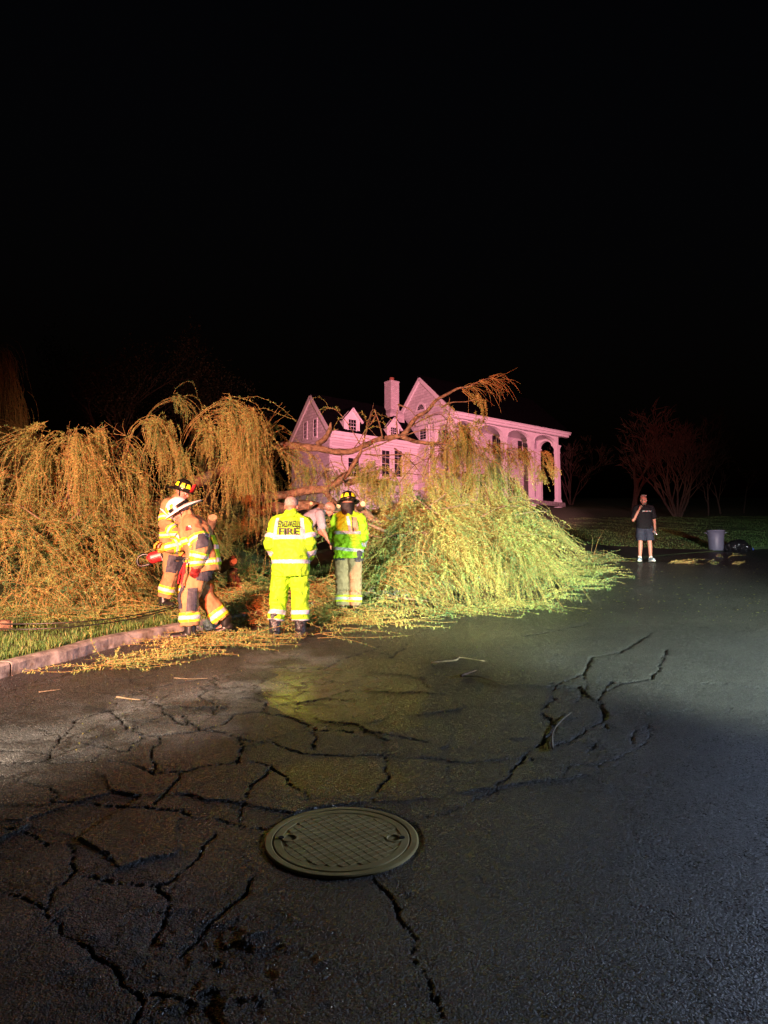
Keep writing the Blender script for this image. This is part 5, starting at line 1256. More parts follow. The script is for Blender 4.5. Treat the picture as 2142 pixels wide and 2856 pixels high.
# ------------------------------------------------------------------ people
def fuse(name, build, voxel, m, parent, smooth=4, wrinkle=0.0, wfreq=9.0, seed=0, keep_tmp=False):
    """closed shapes grown into one continuous skin"""
    bm = bmesh.new(); build(bm); bmesh.ops.recalc_face_normals(bm, faces=bm.faces)
    me = bpy.data.meshes.new('tmp'); bm.to_mesh(me); bm.free()
    o = bpy.data.objects.new('tmp', me); COL.objects.link(o)
    r = o.modifiers.new('r', 'REMESH'); r.mode = 'VOXEL'; r.voxel_size = voxel; r.adaptivity = 0
    s_ = o.modifiers.new('s', 'SMOOTH'); s_.iterations = smooth; s_.factor = .5
    dg = bpy.context.evaluated_depsgraph_get(); ev = o.evaluated_get(dg)
    nm = bpy.data.meshes.new_from_object(ev); bpy.data.objects.remove(o); bpy.data.meshes.remove(me)
    if wrinkle:
        off = V((seed * 3.7, seed * 1.3, 0)); n = len(nm.vertices)
        no = np.empty(n * 3); nm.vertices.foreach_get('normal', no); no = no.reshape(-1, 3)
        co = np.empty(n * 3); nm.vertices.foreach_get('co', co); co = co.reshape(-1, 3)
        amp = np.empty(n)
        for i in range(n):
            c = V(co[i]); w = noise.noise_vector(c * 4 + off) * .12
            a = noise.noise(V((c.x * wfreq, c.y * wfreq, c.z * wfreq * 1.5)) + off + w * wfreq)
            b = noise.noise(V((c.x * 2.1 * wfreq + c.z * wfreq, c.y * 2.1 * wfreq, c.z * wfreq * 2.2)) + off)
            amp[i] = (.5 - abs(a) * 1.6) * wrinkle + b * wrinkle * .45
        co += no * amp[:, None]; nm.vertices.foreach_set('co', co.ravel()); nm.update()
    nm.name = name
    nm.materials.clear()
    return link(name, nm, m, parent, True)
def torso(bm, pts, rx, ry, right=V((1, 0, 0)), seg=24):
    rings = []; pts = [V(p) for p in pts]
    for i, p in enumerate(pts):
        t = (pts[min(i + 1, len(pts) - 1)] - pts[max(i - 1, 0)]).normalized(); f = t.cross(right).normalized(); r = f.cross(t)
        rings.append([p + r * rx[i] * math.copysign(abs(math.cos(a)) ** .8, math.cos(a)) + f * ry[i] * math.copysign(abs(math.sin(a)) ** .8, math.sin(a)) for a in [2 * PI * k / seg for k in range(seg)]])
    loft(bm, rings)
def hand(bm, w, d, n, curl=.5, s=1.0, side=1, fat=1.0):
    """wrist w, hand direction d, palm normal n (the fingers close towards it), thumb on +side of d x n"""
    w = V(w); d = V(d).normalized(); n = V(n); n = (n - d * n.dot(d)).normalized(); t = d.cross(n) * side
    for k in range(5):
        u = k / 4
        ball(bm, w + d * (.012 + .072 * u) * s, (.0001, .0001, .0001)) if False else None
    R = Matrix((t, n, d)).transposed()
    ball(bm, w + d * .045 * s, (.040 * s, .017 * s * fat, .052 * s), R)
    ball(bm, w + d * .075 * s, (.041 * s, .014 * s * fat, .026 * s), R)
    chain(bm, [w - d * .03 * s, w + d * .03 * s], [.026 * s * fat, .027 * s * fat], 10)
    for i, (o, L_) in enumerate(((.030, .072), (.010, .080), (-.010, .075), (-.030, .060))):
        p = w + d * (.084 - abs(i - 1) * .004) * s + t * o * s; dd = d.copy(); pts = [p - d * .02 * s, p]; a = curl * (.85 + .1 * i)
        for q_ in (.45, .32, .25):
            dd = (Matrix.Rotation(0, 3, 'X') @ dd); dd = (dd * math.cos(a) + n * math.sin(a)).normalized() if q_ == .45 else (dd * math.cos(a) + (n * dd.dot(d) - d * dd.dot(n)).normalized() * math.sin(a)).normalized()
            p = p + dd * L_ * q_ * s; pts.append(p)
        chain(bm, pts, [.0095 * s * fat, .0095 * s * fat, .009 * s * fat, .0085 * s * fat, .0075 * s * fat], 8)
    p = w + d * .028 * s + t * .030 * s; e1 = p + (d * .55 + t * .65 + n * .35).normalized() * .038 * s; e2 = e1 + (d * .8 + t * .15 + n * (.3 + curl * .5)).normalized() * .032 * s
    chain(bm, [p, e1, e2], [.013 * s * fat, .011 * s * fat, .009 * s * fat], 8)
def head_shape(bm, c, R, neck, s=1.0):
    """R columns: right, forward, up"""
    c = V(c); r, f, u = R.col[0], R.col[1], R.col[2]
    P = lambda x, y, z: c + (r * x + f * y + u * z) * s
    ball(bm, P(0, -.012, .035), (.077 * s, .098 * s, .088 * s), R, 20, 14)
    ball(bm, P(0, .025, -.025), (.064 * s, .072 * s, .085 * s), R, 18, 12)
    ball(bm, P(0, .052, -.085), (.036 * s, .036 * s, .028 * s), R)              # chin
    for k in (-1, 1):
        ball(bm, P(k * .048, .005, -.068), (.022 * s, .045 * s, .035 * s), R)    # jaw
        ball(bm, P(k * .042, .070, -.022), (.026 * s, .020 * s, .020 * s), R)    # cheek
        ball(bm, P(k * .034, .082, .022), (.028 * s, .012 * s, .010 * s), R)     # brow
        ball(bm, P(k * .079, -.008, -.008), (.010 * s, .021 * s, .033 * s), R)   # ear
    chain(bm, [P(0, .088, .012), P(0, .104, -.012), P(0, .108, -.026)], [.009 * s, .013 * s, .015 * s], 10)
    for z, w in ((-.050, .024), (-.061, .022)): ball(bm, P(0, .084, z), (w * s, .013 * s, .006 * s), R)
    chain(bm, [V(neck), P(0, -.02, -.06)], [.062 * s, .057 * s], 14)
def eyes(parent, c, R, s=1.0):
    for k in (-1, 1):
        bm = bmesh.new(); c0 = V(c) + (R.col[0] * k * .032 + R.col[1] * .082 + R.col[2] * .002) * s
        ball(bm, c0, .0115 * s, None, 10, 8); from_bm('eye', bm, mat('eye_white', (.55, .52, .5), .3), parent, True)
        bm = bmesh.new(); ball(bm, c0 + R.col[1] * .008 * s, .006 * s, None, 8, 6); from_bm('iris', bm, mat('iris', (.02, .015, .012), .2), parent, True)
def hair_cap(parent, c, R, m, s=1.0, top=-.2, front=.45, bald=None, thick=.012, name='hair'):
    """shell over the skull: keeps faces above/behind a hairline; bald leaves the crown bare"""
    bm = bmesh.new(); ball(bm, (0, 0, 0), 1.0, None, 36, 26)
    dele = []
    for f in bm.faces:
        p = f.calc_center_median(); keep = (p.z > top + max(0, p.y) * 1.35 * front / .45) and (p.z > -.62) and not (p.y > .25 and p.z < .42)
        if bald is not None and p.z > bald: keep = False
        if not keep: dele.append(f)
    bmesh.ops.delete(bm, geom=dele, context='FACES')
    for v in bm.verts:
        j = 1 + .05 * noise.noise(v.co * 9) + .03 * noise.noise(v.co * 23)
        d = V((v.co.x * (.077 + thick), v.co.y * (.098 + thick) - .012, v.co.z * (.088 + thick) + .035)) * s * j
        v.co = V(c) + R.col[0] * d.x + R.col[1] * d.y + R.col[2] * d.z
    return from_bm(name, bm, m, parent, True)
def basis(yaw=0.0, pitch=0.0, roll=0.0):
    """head axes in the body's frame; pitch > 0 looks down, yaw > 0 turns to the body's left"""
    return Matrix.Rotation(yaw, 3, 'Z') @ Matrix.Rotation(-pitch, 3, 'X') @ Matrix.Rotation(roll, 3, 'Y')
def bvh_of(o):
    return BVHTree.FromPolygons([v.co for v in o.data.vertices], [tuple(p.vertices) for p in o.data.polygons])
def decal(name, src, origin, ax, ay, dirv, poly_uv, m, parent=None, off=.004, step=.02, thick=.003):
    """cloth patch: outline in (u, v) on a plane, thrown along dirv onto the garment and lifted off it"""
    bv = bvh_of(src) if not isinstance(src, BVHTree) else src
    bm = bmesh.new(); f = bm.faces.new([bm.verts.new((u, v, 0)) for u, v in poly_uv])
    us_ = [p[0] for p in poly_uv]; vs_ = [p[1] for p in poly_uv]
    for k in np.arange(min(us_) + step, max(us_), step): bmesh.ops.bisect_plane(bm, geom=bm.verts[:] + bm.edges[:] + bm.faces[:], plane_co=(k, 0, 0), plane_no=(1, 0, 0))
    for k in np.arange(min(vs_) + step, max(vs_), step): bmesh.ops.bisect_plane(bm, geom=bm.verts[:] + bm.edges[:] + bm.faces[:], plane_co=(0, k, 0), plane_no=(0, 1, 0))
    return throw(name, bm, bv, origin, ax, ay, dirv, m, parent, off)
def throw(name, bm, bv, origin, ax, ay, dirv, m, parent, off, fit=False):
    origin, ax, ay, dirv = V(origin), V(ax), V(ay), V(dirv).normalized(); bad = []
    if fit:   # printed lettering bridges the small folds of the cloth
        uv = [(v.co.x, v.co.y) for v in bm.verts]; dd = []
        for u, w in uv:
            p = origin + ax * u + ay * w; h = bv.ray_cast(p - dirv * .5, dirv, 1.2); dd.append(np.nan if h[0] is None else (h[0] - p).dot(dirv))
        dd = np.array(dd); ok = ~np.isnan(dd); q_ = np.array(uv); A = np.stack([np.ones(len(q_)), q_[:, 0], q_[:, 1], q_[:, 0] ** 2, q_[:, 1] ** 2, q_[:, 0] * q_[:, 1]], -1)
        cf = np.linalg.lstsq(A[ok], dd[ok], rcond=None)[0]; dep = A @ cf - off
        for v, u, k in zip(bm.verts, uv, dep): v.co = origin + ax * u[0] + ay * u[1] + dirv * k
        return from_bm(name, bm, m, parent)
    for v in bm.verts:
        p = origin + ax * v.co.x + ay * v.co.y
        h = bv.ray_cast(p - dirv * .5, dirv, 1.2)
        if h[0] is None:
            h = bv.find_nearest(p)
        nn = h[1] if h[1].dot(dirv) < 0 else -h[1]
        v.co = h[0] + nn * off
    return from_bm(name, bm, m, parent)
def text_on(name, body, size, src, origin, ax, ay, dirv, m, parent, off=.006, bold=.012, xs=1.0, width=None, height=None):
    cu = bpy.data.curves.new('t', 'FONT'); cu.body = body; cu.size = size; cu.align_x = 'CENTER'; cu.align_y = 'CENTER'; cu.offset = bold * size; cu.resolution_u = 4
    o = bpy.data.objects.new('t', cu); COL.objects.link(o); dg = bpy.context.evaluated_depsgraph_get()
    me = bpy.data.meshes.new_from_object(o.evaluated_get(dg)); bpy.data.objects.remove(o)
    bm = bmesh.new(); bm.from_mesh(me)
    for v in bm.verts: v.co.x *= xs
    if width:
        x_ = [v.co.x for v in bm.verts]; y_ = [v.co.y for v in bm.verts]; mx_, my_ = (max(x_) + min(x_)) / 2, (max(y_) + min(y_)) / 2
        for v in bm.verts: v.co.x = (v.co.x - mx_) * width / (max(x_) - min(x_)); v.co.y = (v.co.y - my_) * height / (max(y_) - min(y_))
    for k in np.arange(-.3, .3, .009):
        bmesh.ops.bisect_plane(bm, geom=bm.verts[:] + bm.edges[:] + bm.faces[:], plane_co=(k, 0, 0), plane_no=(1, 0, 0)); bmesh.ops.bisect_plane(bm, geom=bm.verts[:] + bm.edges[:] + bm.faces[:], plane_co=(0, k, 0), plane_no=(0, 1, 0))
    bv = bvh_of(src) if not isinstance(src, BVHTree) else src
    return throw(name, bm, bv, origin, ax, ay, dirv, m, parent, off, True)
def band(src, a, b, t0, t1, rmax, m, parent, off=.005, name='reflective_stripe', cond=None):
    """strip of a garment between two cuts across the line a-b, lifted off the cloth"""
    a, b = V(a), V(b); d = b - a; n = d.normalized()
    bm = bmesh.new(); bm.from_mesh(src.data); bm.normal_update()
    for t, sgn in ((t0, -1), (t1, 1)):
        bmesh.ops.bisect_plane(bm, geom=bm.verts[:] + bm.edges[:] + bm.faces[:], plane_co=a + d * t, plane_no=n * sgn, clear_outer=True)
    dele = []
    for f in bm.faces:
        p = f.calc_center_median(); q_ = p - a; r = (q_ - n * q_.dot(n)).length
        if r > rmax or (cond and not cond(p)): dele.append(f)
    bmesh.ops.delete(bm, geom=dele, context='FACES'); bm.normal_update()
    for v in bm.verts: v.co += v.normal * off
    me = bpy.data.meshes.new(name); bm.to_mesh(me); bm.free()
    return link(name, me, m, parent, True)
def trim3(src, a, b, t0, t1, rmax, parent, cond=None, lime='lime_trim'):
    band(src, a, b, t0, t1, rmax, M[lime], parent, .006, 'lime_stripe', cond)
    k = (t1 - t0) * .30
    band(src, a, b, t0 + k, t1 - k, rmax, M['silver'], parent, .009, 'silver_stripe', cond)
def person(label, px, py, heading, y=None, group=None):
    p = on_ground(px, py) if y is None else at(px, py, y)
    p.z = g1(p.x, p.y)
    t = empty('person', p, heading); tag(t, label, 'person', group); return t
def boots(parent, ank, toe, m, h=.16, r=.055, name='boot'):
    for a, t in zip(ank, toe):
        a, t = V(a), V(t); d = (t - a); d.z = 0; d.normalize()
        def f(bm, a=a, t=t, d=d):
            chain(bm, [a + V((0, 0, h)), a + V((0, 0, -.02))], [r * 1.05, r], 14)
            chain(bm, [a - d * .045 + V((0, 0, -a.z + .05)), a + d * .06 + V((0, 0, -a.z + .055)), t + V((0, 0, -t.z + .045))], [.05, .052, .045], 14)
            box(bm, a.lerp(t, .42) * 1 + V((0, 0, -a.lerp(t, .42).z + .018)), ((.09), (t - a).length + .13, .036), math.atan2(d.y, d.x) - PI / 2)
        fuse(name, f, .009, m, parent, 3)

M['skin'] = noisy('skin', (.32, .145, .105), (.38, .18, .13), 30, .5, .1, .002, spec=.35)
M['hivis'] = cloth('hi_vis_fabric', (.29, .60, .02), 9, .6, .8, .18, .05)
M['hivis2'] = cloth('hi_vis_vest', (.29, .58, .02), 10, .6, .85, .2, .05)
M['silver'] = noisy('silver_tape', (.36, .37, .42), (.50, .51, .56), 18, .35, .3, .006, spec=.6)
M['lime_trim'] = noisy('lime_tape', (.46, .60, .02), (.52, .66, .03), 10, .5, .1, .003)
M['black'] = cloth('black_cloth', (.015, .015, .018), 14, .6, .5, .2)
M['tan'] = cloth('tan_turnout', (.35, .21, .10), 11, .8, .55, .32)
M['khaki'] = cloth('khaki_turnout', (.34, .26, .16), 11, .8, .6, .30)
M['pad'] = noisy('dark_pad', (.035, .036, .05), (.055, .056, .075), 20, .65, .4, .006)
M['crease'] = cloth('creased_rubber', (.016, .016, .022), 16, .4, .9, .3, .03, .5)
M['rubber'] = mat('black_rubber', (.012, .012, .013), .35)
M['lettering'] = mat('black_lettering', (.012, .012, .012), .6)
M['helmet_black'] = mat('black_helmet', (.012, .012, .013), .22)
M['helmet_white'] = noisy('white_helmet', (.66, .63, .62), (.76, .74, .73), 12, .3, .05, .002)
M['helm_yellow'] = mat('yellow_marker', (.75, .80, .02), .4)
M['grey_hair'] = noisy('grey_hair', (.16, .14, .13), (.32, .29, .27), 60, .6, .5, .004)
M['dark_hair'] = noisy('dark_hair', (.05, .04, .03), (.16, .13, .10), 60, .55, .6, .004)
M['polo'] = cloth('grey_polo', (.30, .26, .32), 12, .8, .5, .2)
M['glove_tan'] = cloth('yellow_leather_glove', (.52, .30, .04), 25, .6, .4, .25)
M['red'] = mat('red_plastic', (.50, .025, .03), .35)
M['orange'] = mat('orange_plastic', (.80, .16, .01), .35)
M['greyplast'] = mat('grey_plastic', (.10, .10, .11), .4)
M['steel'] = mat('steel', (.55, .55, .56), .3, metal=1.0)

def body(parent, J, R, gloves=False, s=1.0):
    """whole body, one skin; J joints in the body's frame"""
    def f(bm):
        torso(bm, [J['pel'] + V((0, 0, -.06)), J['pel'], J['waist'], J['chest'], J['neck'] + (J['neck'] - J['chest']) * -.18],
              [.15, .165, .145, .165, .10], [.10, .105, .095, .105, .07])
        for k in 'LR':
            chain(bm, [J['neck'].lerp(J['sh' + k], .35), J['sh' + k], J['el' + k], J['wr' + k]], [.055, .058, .043, .028], 12)
            chain(bm, [J['hip' + k], J['kn' + k], J['kn' + k].lerp(J['an' + k], .3), J['an' + k]], [.088, .056, .056, .038], 14)
            an, to = J['an' + k], J['to' + k]; d = (to - an); d.z = 0; d.normalize()
            chain(bm, [an, an.lerp(to, .5) + V((0, 0, -.01)), to], [.038, .034, .026], 10)
            ball(bm, an - d * .02 + V((0, 0, -.035)), .034)
            if J.get('hand' + k): hand(bm, J['wr' + k], *J['hand' + k])
        head_shape(bm, J['head'], R, J['neck'], s)
    o = fuse('body', f, .0075, M['skin'], parent, 2)
    eyes(parent, J['head'], R, s)
    return o
def trousers(parent, J, m, rt=.112, rk=.098, rc=.092, hem=.10, top=.06, ease=.0, seed=1, wr=.012):
    def f(bm):
        torso(bm, [J['pel'] + V((0, 0, -.10)), J['pel'] + V((0, 0, .0)), J['pel'].lerp(J['waist'], .9) + V((0, 0, top))], [.165 + ease, .19 + ease, .175 + ease], [.125, .14 + ease, .13 + ease])
        for k in 'LR':
            h, kn, an = J['hip' + k], J['kn' + k], J['an' + k]; low = an + (kn - an).normalized() * hem
            chain(bm, [h, h.lerp(kn, .5)], [rt, rt * .95]); chain(bm, [h.lerp(kn, .5), kn, kn.lerp(low, .5), low], [rt * .95, rk, rc, rc * 1.02])
            cone(bm, low + (low - kn).normalized() * rc * .0, low + (low - kn).normalized() * rc * .98, rc * 1.03, rc * 1.0, 18)
    return fuse('trousers', f, .0105, m, parent, 4, wr, 8, seed)
def jacket(parent, J, m, hem=.16, rx=.225, ry=.155, ra=.085, rw=.066, seed=2, wr=.012, collar=.085, cuff=.02, name='jacket', sleeve=1.0, hr=1.0):
    def f(bm):
        pel, wa, ch, ne = J['pel'], J['waist'], J['chest'], J['neck']; dn = (pel - wa).normalized()
        torso(bm, [pel + dn * hem, pel + dn * hem * .4, wa, ch, ch.lerp(ne, .62), ne + (ne - ch).normalized() * .0],
              [rx * 1.02 * hr, rx * 1.0 * hr, rx * .97, rx * 1.0, rx * .83, rx * .42], [ry * 1.06 * hr, ry * 1.08 * hr, ry * 1.0, ry * 1.04, ry * .9, ry * .66])
        if collar: chain(bm, [ne - (ne - ch).normalized() * .03, ne + (ne - ch).normalized() * .035], [collar, collar * .95], 16)
        for k in 'LR':
            s_, e_, w_ = J['sh' + k], J['el' + k], J['wr' + k]
            w2 = s_.lerp(e_, sleeve) if sleeve < 1 else w_ + (e_ - w_).normalized() * cuff
            pts = [ne.lerp(s_, .5), s_, s_.lerp(e_, .5), s_.lerp(e_, sleeve)] if sleeve < 1 else [ne.lerp(s_, .5), s_, e_, e_.lerp(w2, .5), w2]
            chain(bm, pts, [ra * .95, ra * 1.04, ra * 1.0, ra * .98] if sleeve < 1 else [ra * .95, ra * 1.04, ra * .95, rw * 1.12, rw], 16)
    return fuse(name, f, .0105, m, parent, 4, wr, 8, seed)
def J0(**kw):
    j = dict(pel=V((0, 0, .96)), waist=V((0, 0, 1.12)), chest=V((0, .01, 1.32)), neck=V((0, -.01, 1.50)), head=V((0, .02, 1.64)),
             shL=V((-.19, 0, 1.43)), shR=V((.19, 0, 1.43)), elL=V((-.25, -.03, 1.15)), elR=V((.25, -.03, 1.15)), wrL=V((-.24, .06, .91)), wrR=V((.24, .06, .91)),
             hipL=V((-.095, 0, .92)), hipR=V((.095, 0, .92)), knL=V((-.11, .02, .50)), knR=V((.11, .02, .50)), anL=V((-.12, -.02, .10)), anR=V((.12, -.02, .10)),
             toL=V((-.15, .16, .04)), toR=V((.15, .16, .04)))
    for k, v in kw.items(): j[k] = V(v) if isinstance(v, tuple) and len(v) == 3 and not isinstance(v[0], tuple) and k[:4] != 'hand' else v
    return j

def helmet(parent, c, R, m, tet, rear=.13, front=.05, side=.045, shield=None, s=1.0, lift=.045):
    """traditional fire helmet with ribs, long rear brim and a front shield"""
    h = empty('helmet'); h.parent = parent
    c = V(c) + R.col[2] * lift * s
    P = lambda x, y, z: c + (R.col[0] * x + R.col[1] * y + R.col[2] * z) * s
    bm = bmesh.new(); N = 64; rings = []
    prof = [(.02, .150), (.30, .146), (.58, .130), (.80, .104), (.94, .066), (1.0, .02), (1.02, .0)]
    for k, z in prof:
        rings.append([])
        for i in range(N):
            a = 2 * PI * i / N; rib = 1 + .045 * max(0, math.cos(4 * a)) ** 8 * (1 - .3 * k)
            rings[-1].append(P(.112 * k * math.cos(a) * rib, .138 * k * math.sin(a) * rib - .008, z * (1 + .03 * max(0, math.cos(4 * a)) ** 8)))
    loft(bm, rings, True); shell = from_bm('shell', bm, m, h, True)
    bm = bmesh.new(); rr = []
    for k, dz in ((0, .006), (.35, .002), (.75, -.006), (1, -.016), (1.0, -.022), (.7, -.013), (0, -.006)):
        ring = []
        for i in range(N):
            a = 2 * PI * i / N; b = math.sin(a)
            wd = side + (front - side) * max(0, b) ** 2 + (rear - side) * max(0, -b) ** 2.2
            drop = -.5 * max(0, -b) ** 2 * k * rear * .55 + .12 * max(0, b) ** 3 * k * front
            ring.append(P((.113 + wd * k) * math.cos(a), (.139 + wd * k) * b - .008, dz + drop))
        rr.append(ring)
    loft(bm, rr, False); from_bm('brim', bm, m, h, True)
    bv = bvh_of(shell)
    for a in tet:
        an = math.radians(a); d = R.col[0] * math.cos(an) + R.col[1] * math.sin(an); tt = R.col[2].cross(d)
        decal('yellow_marker', bv, P(0, 0, .062) + d * .14, tt, R.col[2], -d, [(-.034, -.028), (.034, -.028), (.020, .030), (-.020, .030)], M['helm_yellow'], h, .004, .012)
    if shield:
        bm = bmesh.new(); rr = []
        for x in np.linspace(-.055, .055, 9):
            yb = .150 - 3.2 * x * x; top = .135 - 2.0 * abs(x) ** 1.5 * 1.2
            rr.append([P(x, yb, .0), P(x, yb + .004, .0), P(x, yb + .022, top), P(x, yb + .018, top)])
        loft(bm, rr); from_bm('front_shield', bm, shield, h, True)
    # chin strap and ear flap
    for k in (-1, 1):
        bm = bmesh.new(); chain(bm, [P(k * .095, .0, -.01), P(k * .078, .02, -.10), P(k * .03, .05, -.155)], [.007] * 3, 6); from_bm('chin_strap', bm, M['black'], h)
    return h, P

ZU = V((0, 0, 1)); XR = V((1, 0, 0)); YF = V((0, 1, 0))
# ---- man in the full lime suit, back to us
def man_lime():
    t = person('man in full lime yellow rain suit with lettering on his back, seen from behind', 808, 1779, math.radians(-4))
    t.scale = (1.0, 1.0, .975)
    J = J0(elL=(-.245, -.04, 1.17), elR=(.245, -.04, 1.17), wrL=(-.20, .14, 1.0), wrR=(.20, .14, 1.0), shL=(-.18, 0, 1.43), shR=(.18, 0, 1.43), anL=(-.17, -.06, .10), anR=(.12, .05, .10), toL=(-.24, .12, .04), toR=(.15, .24, .04), knL=(-.145, 0, .50), knR=(.115, .06, .50))
    J['handL'] = ((.2, .9, -.3), (1, 0, 0), .5, 1, 1); J['handR'] = ((-.2, .9, -.3), (-1, 0, 0), .5, 1, -1)
    R = basis(.0, .10); body(t, J, R)
    hair_cap(t, J['head'], R, M['grey_hair'], 1, -.5, .5, .62, .006)
    tr = trousers(t, J, M['hivis'], .122, .108, .100, .215, .05, .015, 3, .022)
    jk = jacket(t, J, M['hivis'], .20, .225, .165, .082, .066, 4, .021, .085, .03)
    for k in 'LR':
        band(tr, J['kn' + k], J['an' + k], .40, .53, .16, M['silver'], t); band(tr, J['kn' + k], J['an' + k], .68, .80, .16, M['silver'], t)
        band(jk, J['sh' + k], J['el' + k], .58, .80, .14, M['silver'], t, cond=lambda p, k=k: (p.x < -.195) if k == 'L' else (p.x > .195))
        band(jk, J['el' + k], J['wr' + k], .25, .62, .13, M['silver'], t, cond=lambda p, k=k: (p.x < -.185) if k == 'L' else (p.x > .185))
    core = lambda p: abs(p.x) < .262
    band(jk, (0, 0, .7), (0, 0, 1.7), .515, .565, .5, M['silver'], t, cond=lambda p: abs(p.x) < .20)
    band(jk, (0, 0, .7), (0, 0, 1.7), .215, .262, .5, M['silver'], t)
    for x in (-.168, .168):
        decal('shoulder_stripe', jk, (x, -.4, 1.39), XR, ZU, YF, [(-.026, -.125), (.026, -.125), (.022 - .02 * np.sign(x), .09), (-.022 - .02 * np.sign(x), .09)], M['silver'], t, .006)
    text_on('lettering', 'ENDWELL', .088, jk, (0.006, -.4, 1.40), XR, ZU, YF, M['lettering'], t, .034, .016, 1, .262, .082)
    text_on('lettering', 'FIRE', .108, jk, (0.006, -.4, 1.308), XR, ZU, YF, M['lettering'], t, .028, .015, 1.0, .24, .082)
    boots(t, [J['anL'], J['anR']], [J['toL'], J['toR']], M['crease'], .19, .070)
man_lime()

# ---- black helmet, hi-vis coat over khaki turnout trousers, back to us
def man_helmet():
    t = person('firefighter in black helmet and lime hi vis coat over khaki trousers, back turned', 970, 1722, math.radians(-10))
    t.scale = (1, 1, .97)
    J = J0(elL=(-.225, .02, 1.17), elR=(.215, .02, 1.17), wrL=(-.19, .20, 1.0), wrR=(.13, .22, 1.02), shL=(-.17, 0, 1.43), shR=(.17, 0, 1.43), anL=(-.075, -.02, .1), anR=(.09, .02, .1), knL=(-.085, .02, .5), knR=(.09, .04, .5), toL=(-.16, .14, .04), toR=(.12, .2, .04), head=(-.01, .03, 1.655))
    J['handL'] = ((.3, .9, -.2), (1, 0, -.2), .6, 1.05, 1, 1.2); J['handR'] = ((-.5, .8, -.2), (-1, 0, 0), .6, 1.05, -1, 1.2)
    R = basis(.45, .16); body(t, J, R)
    helmet(t, J['head'], R, M['helmet_black'], [250, 290, 330, 210], .10, .05, .05, M['black'])
    # neck guard
    def nk(bm): torso(bm, [V((0, -.02, 1.47)), V((-.005, -.01, 1.56)), V((-.01, .0, 1.66))], [.085, .092, .10], [.09, .098, .112])
    ng = fuse('neck_guard', nk, .009, M['black'], t, 3, .006, 10, 3)
    bm = bmesh.new(); bm.from_mesh(ng.data); bmesh.ops.delete(bm, geom=[f for f in bm.faces if (R.transposed() @ (f.calc_center_median() - J['head'])).y > .045], context='FACES'); bm.to_mesh(ng.data); bm.free()
    tr = trousers(t, J, M['khaki'], .110, .100, .094, .16, .04, .0, 5, .012)
    jk = jacket(t, J, M['hivis2'], .10, .205, .155, .076, .064, 6, .026, .085, .05)
    for k in 'LR': trim3(tr, J['kn' + k], J['an' + k], .46, .70, .14, t)
    band(jk, (0, 0, .7), (0, 0, 1.7), .50, .545, .5, M['silver'], t, cond=lambda p: abs(p.x) < .195)
    band(jk, (0, 0, .7), (0.1, 0, 1.7), .255, .300, .5, M['silver'], t)
    for k in 'LR': band(jk, J['el' + k], J['wr' + k], .20, .55, .12, M['silver'], t, cond=lambda p: abs(p.x) > .17 or p.y > .14)
    decal('shoulder_stripe', jk, (.07, -.4, 1.36), XR, ZU, YF, [(-.022, -.13), (.022, -.13), (-.03, .10), (-.075, .10)], M['silver'], t, .006)
    decal('back_strap', jk, (.125, -.4, 1.36), XR, ZU, YF, [(-.01, -.12), (.045, -.09), (.012, .09), (-.045, .09)], M['khaki'], t, .010)
    decal('strap_edge', jk, (.125, -.4, 1.36), XR, ZU, YF, [(-.025, -.13), (-.008, -.125), (-.042, .09), (-.058, .09)], M['pad'], t, .012)
    # dark pockets below the coat hem and gloves
    for x, y, z, w, h in ((-.15, -.02, .90, .12, .15), (.17, .05, .88, .05, .16)):
        decal('pocket', tr, (x, -.4, z), XR, ZU, YF, [(-w, -h / 2), (w, -h / 2), (w, h / 2), (-w, h / 2)], M['pad'], t, .022)
    for k in (-1, 1):
        def gl(bm, k=k):
            kk = 'L' if k < 0 else 'R'; hand(bm, J['wr' + kk], *J['hand' + kk][:2], .6, 1.12, J['hand' + kk][4], 1.5); chain(bm, [J['wr' + kk], J['wr' + kk].lerp(J['el' + kk], .2)], [.045, .05], 12)
        fuse('glove', gl, .007, M['pad'], t, 2)
    boots(t, [J['anL'], J['anR']], [J['toL'], J['toR']], M['rubber'], .12, .062)
man_helmet()

